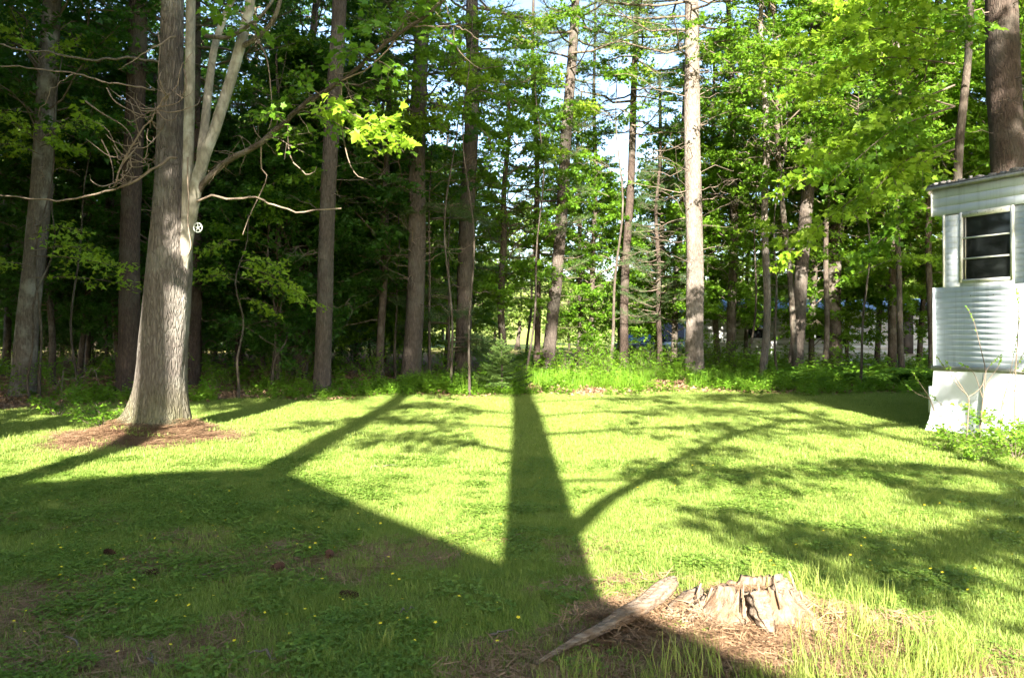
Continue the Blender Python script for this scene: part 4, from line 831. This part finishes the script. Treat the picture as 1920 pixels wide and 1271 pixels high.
for u in zt_:
    ridge = 1 + .05 * np.sin(7 * th + 1.5 * u + 1) + .022 * np.sin(17 * th + 2 * u) + .018 * np.sin(31 * th - u + 2 * np.sin(3 * th)) + .015 * np.sin(43 * th + 3 * u)
    r_ = (rb * (1 - u) ** 1.5 + .215 * (1 - (1 - u) ** 1.5)) * ridge; v.append(np.stack([r_ * np.cos(th), r_ * np.sin(th) * .85, jag * u], -1))
for s_, dz in ((.80, -.0), (.72, -.07), (.4, -.10), (.02, -.09)):
    r_ = .20 * s_; v.append(np.stack([r_ * np.cos(th), r_ * np.sin(th) * .85, np.maximum(jag + dz - (0 if s_ > .75 else .03 * vnoise(np.cos(th) * 5, np.sin(th) * 5 + s_ * 9, 1., 2)), .05)], -1))
v = np.concatenate(v); nr = NZ + 4; i, j = np.meshgrid(np.arange(nr - 1), np.arange(NT), indexing='ij')
smb = MB(); smb.add(v, q=np.stack([i * NT + j, i * NT + (j + 1) % NT, (i + 1) * NT + (j + 1) % NT, (i + 1) * NT + j], -1).reshape(-1, 4)); obj('stump_body', smb, M['stump'], st)
def slab(name, pts, w, h, seed, m='root'):
    "a weathered split root: a tapering ridged slab along a path of photo points on the ground"
    Q = rel(pts, st, 0, 26); n_ = len(Q); ww = np.interp(np.linspace(0, len(w) - 1, n_), np.arange(len(w)), w); hh = np.interp(np.linspace(0, len(h) - 1, n_), np.arange(len(h)), h)
    g = np.random.default_rng(seed); ph = g.uniform(0, 6, 6)
    def dsp(i, th, PP):
        return (np.sqrt((np.cos(th)) ** 2 * 1 + np.sin(th) ** 2 * 1)) * (1 + .16 * np.sin(4 * th + ph[0] + i * .12) + .11 * np.sin(9 * th + ph[1] + i * .15) + .07 * np.sin(15 * th + i * .05) + .12 * np.sin(i * .9 + ph[2] + 2 * np.sin(2 * th)))
    mb = MB().tube(Q, ww, 26, True, dsp); vv = mb.v[0]; c = np.repeat(Q, 26, 0); vv[:len(c), 2] = c[:, 2] + (vv[:len(c), 2] - c[:, 2]) * np.repeat(hh, 26)
    return obj(name, mb, M[m], st)
slab('root', [(1262, 1088, 4.36), (1235, 1110, 4.27), (1200, 1137, 4.18), (1160, 1158, 4.09), (1118, 1182, 3.98), (1080, 1200, 3.89), (1045, 1220, 3.81), (1005, 1243, 3.72)], [.035, .052, .056, .045, .03, .022, .016, .008], [.9, .7, .6, .6, .7, .8, .8, .8], 1)
slab('root', [(1312, 1108, 4.4), (1285, 1130, 4.3), (1255, 1160, 4.2), (1222, 1188, 4.1)], [.035, .045, .045, .02], [1., 1., .8, .7], 2)
slab('root', [(1345, 1118, 4.36), (1318, 1140, 4.25), (1290, 1168, 4.12), (1262, 1192, 4.02)], [.04, .05, .045, .02], [1., 1., .8, .7], 3)
slab('root', [(1455, 1095, 4.2), (1478, 1130, 4.15), (1510, 1160, 4.1), (1555, 1192, 4.05)], [.045, .06, .05, .015], [1.2, 1., .7, .6], 4)
slab('root', [(1420, 1110, 4.0), (1430, 1150, 3.95), (1445, 1185, 3.9)], [.05, .05, .02], [1.0, .8, .6], 5)
for k in range(16):   # splinters and bark flakes on the stump and about it
    a = g.uniform(2.8, 6.5); r_ = g.uniform(.2, .27); z = g.uniform(.12, .28); L_ = g.uniform(.05, .16)
    p = A(r_ * math.cos(a), r_ * math.sin(a) * .85, z); d = unit(A(math.cos(a) * .35, math.sin(a) * .35, -1))
    s_ = MB(); w_ = g.uniform(.004, .010); tn = A(-math.sin(a), math.cos(a), 0); o_ = A(math.cos(a), math.sin(a), .2) * .005
    s_.add(A(*[p + tn * w_ + o_, p - tn * w_ + o_, p + d * L_ - tn * w_ * .4 + o_ * 1.6, p + d * L_ + tn * w_ * .3 + o_ * 1.6, p + tn * w_ - o_, p - tn * w_ - o_, p + d * L_ - tn * w_ * .4 - o_, p + d * L_ + tn * w_ * .3 - o_]),
           q=[[0, 1, 2, 3], [7, 6, 5, 4], [0, 4, 5, 1], [1, 5, 6, 2], [2, 6, 7, 3], [3, 7, 4, 0]]); obj('splinter', s_, M['stump'], st)

# ------------------------------------------------------------------ instanced ground cover (uncountable stuff)
def instancer(name, label, pts, rot, scl, protos, kind='stuff'):
    me = bpy.data.meshes.new(name); n_ = len(pts); me.vertices.add(n_); me.vertices.foreach_set('co', np.asarray(pts, np.float32).ravel())
    me.attributes.new('rot', 'FLOAT_VECTOR', 'POINT').data.foreach_set('vector', np.asarray(rot, np.float32).ravel())
    me.attributes.new('scl', 'FLOAT', 'POINT').data.foreach_set('value', np.asarray(scl, np.float32))
    me.attributes.new('pid', 'INT', 'POINT').data.foreach_set('value', (np.arange(n_) * 7919 % 1000003 % len(protos)).astype(np.int32))
    o = bpy.data.objects.new(name, me); COL.objects.link(o)
    ng = bpy.data.node_groups.new(name + '_scatter', 'GeometryNodeTree')
    ng.interface.new_socket('Geometry', in_out='INPUT', socket_type='NodeSocketGeometry'); ng.interface.new_socket('Geometry', in_out='OUTPUT', socket_type='NodeSocketGeometry')
    N = ng.nodes; gi = N.new('NodeGroupInput'); go = N.new('NodeGroupOutput'); ip = N.new('GeometryNodeInstanceOnPoints'); jn = N.new('GeometryNodeJoinGeometry')
    for p in protos:
        oi = N.new('GeometryNodeObjectInfo'); oi.inputs['Object'].default_value = p; oi.inputs['As Instance'].default_value = True; ng.links.new(oi.outputs['Geometry'], jn.inputs[0])
    def na(nm, ty):
        a_ = N.new('GeometryNodeInputNamedAttribute'); a_.data_type = ty; a_.inputs['Name'].default_value = nm; return a_.outputs[0]
    ng.links.new(gi.outputs[0], ip.inputs['Points']); ng.links.new(jn.outputs[0], ip.inputs['Instance']); ip.inputs['Pick Instance'].default_value = True
    ng.links.new(na('pid', 'INT'), ip.inputs['Instance Index']); ng.links.new(na('rot', 'FLOAT_VECTOR'), ip.inputs['Rotation']); ng.links.new(na('scl', 'FLOAT'), ip.inputs['Scale'])
    ng.links.new(ip.outputs[0], go.inputs[0])
    md = o.modifiers.new('scatter', 'NODES'); md.node_group = ng
    return tag(o, label, name.split('_')[-1], None, kind)
def loose(name, me, m):
    if isinstance(me, MB): me = me.mesh(name)
    me.materials.append(m); return bpy.data.objects.new(name, me)
def blades(g, n_, rad, h, wid, lean=.45, m='grass', name='tuft', curl=1.):
    lv = LV(); r_ = rad * np.sqrt(g.random(n_)); a = g.uniform(0, 6.28, n_); P = np.stack([r_ * np.cos(a), r_ * np.sin(a), np.full(n_, -.005)], -1)
    D = np.stack([g.normal(0, lean, n_), g.normal(0, lean, n_), np.ones(n_)], -1); N_ = np.stack([D[:, 0] + g.normal(0, .3, n_), D[:, 1] + g.normal(0, .3, n_), -.5 * np.ones(n_)], -1)
    tv = LEAF['blade'][0]; LEAF['blade'] = (tv * A(1, wid, -curl), LEAF['blade'][1]); mb = MB(); lv.add(P, D, N_, g.uniform(.5, 1.15, n_) * h); lv.into(mb, 'blade', g); LEAF['blade'] = (tv, LEAF['blade'][1])
    return loose(name, mb, M[m])
g = np.random.default_rng(77)
lawnP = [blades(g, 190, .2, h, w, .55) for h, w in ((.036, 1.7), (.045, 1.5), (.032, 1.9), (.055, 1.3), (.04, 1.7), (.03, 2.0))]
farP = [blades(g, 230, .34, h, w, .5) for h, w in ((.05, 2.4), (.06, 2.2), (.042, 2.6))]
tallP = [blades(g, 46, .09, h, w, .5, 'grass_tall', curl=4.) for h, w in ((.13, .5), (.17, .42), (.10, .55))]
def clover(g, n_, rad, s0, h, m='clover'):
    lv = LV(); mb = MB(); r_ = rad * np.sqrt(g.random(n_)); a = g.uniform(0, 6.28, n_)
    c = np.stack([r_ * np.cos(a), r_ * np.sin(a), h * g.uniform(.4, 1.1, n_)], -1)
    for k in range(3):
        b_ = a * 3 + k * 2.094; D = np.stack([np.cos(b_), np.sin(b_), g.uniform(-.2, .35, n_)], -1); lv.add(c, D, UP + g.normal(0, .25, (n_, 3)), s0 * g.uniform(.7, 1.2, n_))
    lv.into(mb, 'simple', g); return loose('clover', mb, M[m])
clovP = [clover(g, 60, .16, s_, h) for s_, h in ((.016, .035), (.021, .042), (.013, .03), (.026, .045))]
def scatter(n_, x0, x1, y0, y1, dens, g):
    x = g.uniform(x0, x1, n_); y = g.uniform(y0, y1, n_); k = g.random(n_) < dens(x, y); x, y = x[k], y[k]; k = (np.abs(x) < .70 * y + 1.5); return x[k], y[k]
def rots(n_, g, tilt=.06): return np.stack([g.normal(0, tilt, n_), g.normal(0, tilt, n_), g.uniform(0, 6.28, n_)], -1)
def put(name, label, x, y, s, protos, g, dz=0., tilt=.06):
    return instancer(name, label, np.stack([x, y, gz(x, y) + dz], -1), rots(len(x), g, tilt), s, protos)
lawn_d = lambda x, y: (1 - .93 * bare(x, y)) * (y < edge_y(x) + .4)
x, y = scatter(16000, -8, 8, 3.0, 9.5, lambda x, y: lawn_d(x, y) * .85, g); put('lawn_grass', 'short mown grass over the near lawn', x, y, g.uniform(.7, 1.15, len(x)), lawnP, g)
x, y = scatter(17000, -17, 15, 9.2, 21, lambda x, y: lawn_d(x, y) * .9, g); put('lawn_grass', 'short mown grass over the far lawn', x, y, g.uniform(.7, 1.15, len(x)), farP, g)
x, y = scatter(8000, -8, 8, 3.0, 10, lambda x, y: (.12 + .88 * sstep(.42, .6, vnoise(x, y, 1.7, 33))) * (1 - .8 * bare(x, y)) * np.where(x < .6, 1., .45), g); put('clover_ground_cover', 'low clover and weeds in the lawn', x, y, g.uniform(.7, 1.2, len(x)), clovP, g)
x, y = scatter(1500, -5, 6, 3.0, 9, lambda x, y: .10 * sstep(.5, .7, vnoise(x, y, 2.1, 35)), g); put('lawn_grass', 'scattered taller grass blades in the lawn', x, y, g.uniform(.35, .65, len(x)), tallP, g)
# long grass round the stump
x = np.concatenate([g.normal(1.85, .25, 46), g.normal(1.3, .35, 12), g.normal(.6, .2, 7), g.uniform(.9, 2.3, 14)]); y = np.concatenate([g.normal(3.8, .2, 46), g.normal(3.45, .1, 12), g.normal(3.6, .08, 7), g.normal(4.7, .12, 14)])
put('long_grass', 'long yellow-green grass round the rotten stump', x, y, g.uniform(.7, 1.25, len(x)), tallP, g, tilt=.15)
# needle litter
def needles(g, n_, rad):
    lv = LV(); mb = MB(); r_ = rad * np.sqrt(g.random(n_)); a = g.uniform(0, 6.28, n_); b_ = g.uniform(0, 6.28, n_)
    lv.add(np.stack([r_ * np.cos(a), r_ * np.sin(a), g.uniform(.003, .018, n_)], -1), np.stack([np.cos(b_), np.sin(b_), g.normal(0, .12, n_)], -1), UP + g.normal(0, .2, (n_, 3)), g.uniform(.06, .12, n_)); lv.into(mb, 'needle', g); return loose('needles', mb, M['litter'])
needP = [needles(g, 160, .2) for _ in range(3)]
x, y = scatter(5500, -8, 7, 2.9, 8, lambda x, y: np.clip(bare(x, y) * 1.2 - .15, 0, 1), g); put('needle_litter', 'brown fallen pine needles on the bare patches', x, y, g.uniform(.7, 1.2, len(x)), needP, g)
x, y = scatter(2600, -8, -3, 10, 14, lambda x, y: np.clip(bare(x, y) * 1.2 - .3, 0, 1), g); put('needle_litter', 'reddish fallen needles on the mound of the old tree', x, y, g.uniform(.8, 1.3, len(x)), needP, g)
n_ = 26; a = g.uniform(0, 6.28, n_); r_ = .19 * np.sqrt(g.random(n_)); x = scx + r_ * np.cos(a); y = SD + r_ * np.sin(a) * .8
instancer('needle_litter', 'fallen needles heaped in the top of the rotten stump', np.stack([x, y, np.full(n_, sgz + .10)], -1), rots(n_, g, .2), g.uniform(.3, .5, n_), needP)
n_ = 200; a = g.uniform(2.7, 6.8, n_); r_ = g.uniform(.3, .75, n_); x = scx - .05 + r_ * np.cos(a) * 1.15; y = SD + .02 + r_ * np.sin(a) * .7
instancer('needle_litter', 'loose fallen needles banked round the rotten stump', np.stack([x, y, gz(x, y) + .05 * np.clip(.6 - r_, 0, 1)], -1), rots(n_, g, .25), g.uniform(.6, 1., n_), needP)
def dead_leaves(g):
    lv = LV(); n_ = 60; P = np.stack([g.normal(0, .35, n_), g.normal(0, .35, n_), g.uniform(.01, .04, n_)], -1); a = g.uniform(0, 6.28, n_); lv.add(P, np.stack([np.cos(a), np.sin(a), g.normal(0, .3, n_)], -1), UP + g.normal(0, .5, (n_, 3)), g.uniform(.05, .09, n_)); return loose('dead_leaves', lv.into(MB(), 'maple', g), M['litter'])
dlP = [dead_leaves(g) for _ in range(3)]
x, y = scatter(3000, -22, 22, 16, 30, lambda x, y: sstep(-.5, .8, y - edge_y(x)), g); put('leaf_litter', 'brown dead leaves over the forest floor', x, y, g.uniform(.8, 1.4, len(x)), dlP, g)
# herbs at the edge of the wood
def herb(g, n_st, h, leaf, nl, spread, m='herb', shape='simple'):
    lv = LV(); mb = MB()
    for k in range(n_st):
        a = g.uniform(0, 6.28); r_ = spread * math.sqrt(g.random()); p = A(r_ * math.cos(a), r_ * math.sin(a), 0); d = unit(A(g.normal(0, .25), g.normal(0, .25), 1)); hh = h * g.uniform(.5, 1.15)
        mb.add(A(*[p + A(.004, 0, 0), p - A(.004, 0, 0), p + d * hh]), t=[[0, 1, 2]]); t = g.uniform(.25, 1, nl); b_ = g.uniform(0, 6.28, nl)
        lv.add(p + d * (t * hh)[:, None], np.stack([np.cos(b_), np.sin(b_), g.uniform(-.1, .6, nl)], -1), UP + g.normal(0, .4, (nl, 3)), leaf * g.uniform(.6, 1.2, nl))
    lv.into(mb, shape, g); return loose('herb', mb, M[m])
herbP = [herb(g, 9, .38, .075, 11, .22), herb(g, 12, .28, .06, 12, .25), herb(g, 8, .5, .08, 14, .2), herb(g, 14, .22, .055, 9, .28)]
grassyP = [blades(g, 60, .2, .35, .5, .35, 'herb', curl=2.), blades(g, 50, .22, .45, .4, .3, 'herb', curl=2.)]
x, y = scatter(5200, -18, 17, 14, 26, lambda x, y: sstep(-.9, .4, y - edge_y(x) + .8 * (vnoise(x, y, 1.3, 46) - .5)) * (1 - sstep(1.6, 4.5, y - edge_y(x)) * np.where(x < -2, 1., .65)) * (.12 + .88 * sstep(.38, .55, vnoise(x, y, .8, 44))) * np.where(x < -6.5, .5, 1.), g)
put('undergrowth', 'bright green herbs along the edge of the wood', x, y, g.uniform(.6, 1.25, len(x)), herbP, g, tilt=.1)
x, y = scatter(520, -3, 7, 20, 26, lambda x, y: sstep(.5, 1.4, y - edge_y(x)) * sstep(.5, .62, vnoise(x, y, .6, 45)), g); put('wild_grass', 'tall wild grass in front of the open wood', x, y, g.uniform(.8, 1.3, len(x)), grassyP, g)
x, y = scatter(2400, -26, 26, 23, 44, lambda x, y: .5 * np.where(x < -1, .35, 1.), g); put('undergrowth', 'low leafy growth deeper in the wood', x, y, g.uniform(.9, 2.2, len(x)), herbP, g)

# ------------------------------------------------------------------ bushes, ferns, saplings
def bush_mesh(seed, h, rad, nst, leaf, nl, shape='simple'):
    g = np.random.default_rng(seed); wd, lv = MB(), LV()
    for k in range(nst):
        a = g.uniform(0, 6.28); d = unit(A(math.cos(a) * rad, math.sin(a) * rad, h * g.uniform(.6, 1.2))); L_ = h * g.uniform(.6, 1.1)
        P = curve(A(0, 0, -.03), d * L_, 5, .05, .04 * h, g); bough(wd, lv, P, .008, g, leaf, 6, nl, (.2 * h, .45 * h), .3, 3, .5)
    return wd.mesh('stems'), lv.into(MB(), shape, g).mesh('foliage')
BM = [bush_mesh(900 + i, 1.3, .9, 9, .075, 12) for i in range(3)]; SM = [bush_mesh(910 + i, .55, .6, 9, .06, 9, 'maple') for i in range(3)]
def bush(label, px, d, s, k, m, group=None, src=BM, name='bush', x=None):
    x = X(px, d) if x is None else x; rt = thing(name, label, 'bush', (x, d, float(gz(x, d))), group, k * 1.3, s); a, b_ = src[k % 3]; obj('stems', a, M['twig'], rt); obj('foliage', b_, M[m], rt); return rt
for k, (px, d, s, m) in enumerate([(1075, 27, .8, 'leaf'), (1120, 28.5, 1.0, 'leaf'), (1150, 26.5, .8, 'herb'), (1190, 28, .9, 'leaf'), (1222, 26, .8, 'herb'), (1255, 27.5, .9, 'herb'), (1340, 29, 1.1, 'leaf'), (1390, 28, 1., 'leaf'), (1455, 29.5, 1., 'leaf'),
                                   (1060, 30, 1.1, 'leaf'), (1210, 31, 1.2, 'leaf'), (1350, 31, 1.2, 'leaf_dark'), (1600, 30, .6, 'leaf_dark'), (1650, 29, .5, 'leaf_dark'), (1700, 28.5, .55, 'leaf_dark'), (1540, 29, .9, 'leaf'), (1100, 32, 1.5, 'leaf'), (1145, 33, 1.4, 'leaf'), (1185, 33.5, 1.25, 'leaf'), (1235, 32, 1.2, 'leaf'), (1290, 33, 1.4, 'leaf'), (1325, 30, 1.3, 'leaf')]):
    bush(blabel('%s green bush in the open wood near %s', px, s), px, d, s, k, m, 'bushes in the open wood')
for k, (px, d, s) in enumerate([(20, 18.3, .9), (70, 19, .7), (130, 18.2, .8), (185, 17.4, .6), (420, 21, .8), (480, 21.6, .9), (530, 22, .8), (660, 22, .8), (700, 22.6, .9), (820, 22.6, 1.), (850, 23, .8), (430, 23.5, 1.1), (300, 22, 1.)]):
    bush(blabel('%s green bush at the dark wood edge near %s', px, s), px, d, s, k, 'leaf', 'low bushes at the dark wood edge', SM if k % 2 else BM)
for k, (px, d, s, lb) in enumerate([(190, 12.9, 1.0, 'leafy seedling clump beside the mound of the old tree'), (110, 14.6, 1.1, 'light green seedling clump between the lawn and the grey leaning trunk'), (1800, 10.9, .8, 'yellow-green shrub before the trailer skirting corner'),
                                    (1850, 10.3, .9, 'yellow-green shrub under the crooked saplings'), (1905, 9.8, 1.0, 'leafy shrub at the picture edge before the trailer'), (1770, 10.3, .55, 'low sparse shrub nearest the lawn before the trailer'), (1840, 9.4, .6, 'small bright shrub in the dry leaves before the trailer'), (1890, 11.0, 1.3, 'tall leafy shrub against the trailer skirting')]):
    bush(lb, px, d, s, k, 'herb', None, SM)
for k, (px, d, x, s_) in enumerate(TH): bush(wlabel(px, d, 's', 1).replace('bushy low maple', 'thicket bush'), px, d, s_, k, 'leaf_dark', 'thicket bushes closing off the dark wood', BM, 'thicket_bush', x)
def fern_mesh(seed):
    g = np.random.default_rng(seed); wd, lv = MB(), LV()
    for k in range(9):
        a = k * .7 + g.normal(0, .2); d = A(math.cos(a), math.sin(a), 0); L_ = g.uniform(.45, .75); t = np.linspace(0, 1, 8)
        P = d[None] * (t * L_ * .8)[:, None] + UP[None] * (L_ * (.95 * t - .55 * t ** 2))[:, None]; wd.tube(P, np.linspace(.006, .002, 8), 3, False, a=.4)
        s_ = A(-d[1], d[0], 0)
        for sg in (-1, 1):
            tt = np.linspace(.25, .97, 15); Q, T = along(P, tt); lv.add(Q, s_ * sg + T * .4 + g.normal(0, .08, (15, 3)) - UP * .1, UP + d * .3 + g.normal(0, .15, (15, 3)), .20 * np.sin(np.pi * (1 - tt * .78)) + .02)
    lv.into(wd, 'simple', g); return wd.mesh('fern')
FM = [fern_mesh(i) for i in range(3)]; g = np.random.default_rng(88)
for k in range(46):
    px = g.uniform(1460, 1745); d = g.uniform(22.2, 27.5); x = X(px, d)
    tag(obj('fern', FM[k % 3], M['fern'], None, (x, d, float(gz(x, d)) + .05), (0, 0, g.uniform(0, 6.28)), g.uniform(.8, 1.3)), 'arching green fern in the patch between the lawn and the far white home', 'fern', 'ferns in the patch beside the trailer')
# bare saplings in front of the trailer
def sapling(label, stems, d, seed):
    rt = thing('sapling', label, 'sapling', (X(stems[0][0][0], d), d, float(gz(X(stems[0][0][0], d), d)) - .02)); g = np.random.default_rng(seed)
    for k, pts in enumerate(stems):
        Q = rel([(p[0], p[1], 0) for p in pts], rt, d, 14); o = obj('stem', MB().tube(Q, np.linspace(.011, .003, 14) * (1. if k == 0 else .7), 6, False), M['twig'], rt)
        lv = LV(); n_ = 16; q, T = along(Q, g.uniform(.7, 1, n_)); lv.add(q, T + g.normal(0, .6, (n_, 3)), g.normal(0, 1, (n_, 3)), g.uniform(.025, .05, n_)); obj('leaves', lv.into(MB(), 'simple', g), M['herb'], o)
sapling('forked bare sapling standing before the middle of the trailer skirting', [[(1836, 818), (1842, 760), (1848, 700), (1838, 650), (1825, 600), (1812, 575)], [(1843, 742), (1852, 715), (1870, 690), (1878, 668)], [(1842, 745), (1826, 700), (1800, 680)]], 11.0, 1)
sapling('low spreading sapling with a bent stem nearest the trailer corner', [[(1812, 828), (1815, 780), (1816, 745), (1800, 728), (1772, 690), (1755, 665)], [(1815, 745), (1840, 725), (1852, 690), (1878, 665)], [(1812, 800), (1790, 780), (1762, 755), (1745, 740)], [(1818, 748), (1790, 705), (1774, 678)]], 10.6, 2)
sapling('dark double stemmed sapling at the picture edge before the trailer', [[(1876, 805), (1878, 760), (1890, 720), (1905, 690), (1925, 650)], [(1878, 770), (1885, 740), (1893, 705), (1902, 660), (1912, 600)], [(1880, 760), (1900, 735), (1915, 700), (1930, 680)]], 10.8, 3)
sapling('slim straight sapling rising past the trailer window sill', [[(1902, 790), (1904, 700), (1908, 640), (1910, 580), (1906, 545)]], 10.2, 4)
sapling('thin leaning twig reaching from the trailer corner over the lawn', [[(1752, 770), (1742, 745), (1726, 720), (1712, 700)], [(1745, 748), (1720, 738), (1700, 722)]], 12.0, 5)
# fallen branches in the dark wood
for k, (lb, pts) in enumerate([('bleached forked fallen branch on the dark forest floor', [(98, 740), (112, 715), (135, 710), (160, 705), (175, 690), (188, 726)]), ('broken upright dead stick in the dark wood', [(115, 735), (118, 700), (120, 695)]), ('short bleached stick among the seedlings', [(174, 745), (176, 735), (170, 730)])]):
    d = 21 - k * .6; Q0 = pos(*pts[0], d); rt = thing('fallen_branch', lb, 'branch', tuple(Q0)); Q = rel(pts, rt, d, 16); mb = MB().tube(Q, np.linspace(.03, .012, 16), 6); obj('branch', mb, M['dead'], rt)
    if k == 0:
        for t_ in ([(150, 708), (140, 722), (128, 735)], [(165, 700), (150, 690), (140, 685)], [(172, 692), (160, 712), (152, 730)], [(178, 695), (185, 690), (190, 680)]): obj('twig', MB().tube(rel(t_, rt, d, 8), np.linspace(.016, .006, 8), 5), M['dead'], rt)

# ------------------------------------------------------------------ small things on the lawn
ym = plain('buttercup_petal', (.85, .66, .02), .4, .4, 30, .05)
bc = MB(); lv = LV()
for k in range(5):
    a = k * 1.2566; lv.add(A([0, 0, .085]), A([math.cos(a), math.sin(a), .35]), A([-.3 * math.cos(a), -.3 * math.sin(a), 1]), A(.014))
lv.into(bc, 'simple', np.random.default_rng(1)); bfm = bc.mesh('petals'); stm = MB().tube(A([0, 0, 0], [.006, 0, .05], [0, 0, .085]), .0015, 3, False).mesh('stem')
g = np.random.default_rng(55)
cl = [(560, 970, 120, 30, 26), (640, 1010, 110, 30, 22), (250, 1060, 130, 45, 24), (120, 1080, 110, 50, 16), (400, 1120, 200, 60, 20), (540, 1190, 220, 50, 16), (800, 1120, 180, 70, 16), (1180, 910, 90, 40, 10), (1250, 880, 70, 25, 8), (1560, 1040, 110, 40, 14), (1700, 1000, 130, 50, 12), (1820, 1090, 70, 50, 8), (60, 1180, 60, 60, 8), (300, 960, 120, 20, 8)]
for (cx, cy, sx_, sy_, n_) in cl:
    for k in range(n_):
        px = g.normal(cx, sx_); py = float(np.clip(g.normal(cy, sy_), 880, 1260)); d = CAM_H * FPX / (py - HOR); x = X(px, d)
        if abs(x) > .68 * d or float(bare(x, d)) > .9: continue
        rt = tag(obj('buttercup', bfm, ym, None, (x, d, float(gz(x, d)) - .005), (g.normal(0, .25), g.normal(0, .25), g.uniform(0, 6.28)), g.uniform(.55, 1.05)), 'small yellow buttercup flower dotting the lawn', 'flower', 'yellow buttercups in the lawn')
        obj('stem', stm, M['clover'], rt)
# tufts of longer grass in the shaded lawn
for k, (px, py, s) in enumerate([(600, 1255, .8), (715, 1225, .75), (810, 1240, .8), (885, 1180, .6), (660, 1150, .6), (1010, 1190, .7), (920, 1185, .5), (580, 1200, .5), (700, 1190, .5)]):
    d = CAM_H * FPX / (py - HOR); x = X(px, d); tag(obj('grass_tuft', tallP[k % 3].data, None, None, (x, d, float(gz(x, d))), (0, 0, k * 1.1), s), 'tuft of longer grass standing in the shaded near lawn', 'grass tuft', 'longer grass tufts in the shaded lawn')
# pine cones, sticks and pale dead leaves
cm = plain('pine_cone_scale', (.10, .05, .032), .8, .2, 20, .3)
cb = MB(); lv = LV(); n_ = 70; t = np.arange(n_) / n_; a = np.arange(n_) * 2.399; rr_ = .022 * np.sin(np.pi * (t * .85 + .12))
lv.add(np.stack([t * .11 - .055, rr_ * np.cos(a) * .5, rr_ * np.sin(a) * .5 + .02], -1), np.stack([.5 + 0 * t, np.cos(a), np.sin(a)], -1), np.stack([-1 + 0 * t, np.cos(a), np.sin(a)], -1), .028 + 0 * t); lv.into(cb, 'simple', g); conem = cb.mesh('cone')
for k, (px, py) in enumerate([(652, 1126), (618, 1046), (283, 1078), (205, 1042), (520, 1068)]):
    d = CAM_H * FPX / (py - HOR); x = X(px, d)
    tag(obj('pine_cone', conem, cm, None, (x, d, float(gz(x, d)) + .01), (0, .1, k * 1.9), 1.), ['reddish-brown pine cone lying nearest among the shaded grass', 'reddish pine cone in the middle of the shaded lawn', 'dark pine cone in the shaded lawn toward the old tree', 'dark cone farthest toward the old tree in the shaded lawn', 'small dark cone between the others in the shaded lawn'][k], 'pine cone', 'pine cones on the lawn')
stk = plain('grey_stick', (.15, .125, .10), .9, .1)
for k, (px, py, L_, rz) in enumerate([(720, 880, .35, .2), (400, 1075, .25, .9), (490, 1238, .16, 2.9), (135, 1205, .22, 2.4), (760, 1160, .12, .3), (290, 1240, .2, 2.2), (940, 1205, .14, .5)]):
    d = CAM_H * FPX / (py - HOR); x = X(px, d); P = curve(A(-L_ / 2, 0, .02), A(L_ / 2, 0, .025), 6, .01, .01, g)
    tag(obj('stick', MB().tube(P, np.linspace(.008, .004, 6), 6), stk, None, (x, d, float(gz(x, d))), (0, 0, rz)), ['thin pale stick on the sunlit lawn near the first diagonal shadow', 'grey stick in the middle of the shaded lawn', 'short pale stick low in the shaded lawn', 'dark grey stick in the lower corner of the shaded lawn', 'tiny stick in the shaded lawn near the cone', 'bent stick at the bottom of the shaded lawn', 'small stick on the bare soil by the long root'][k], 'stick', 'sticks on the lawn')
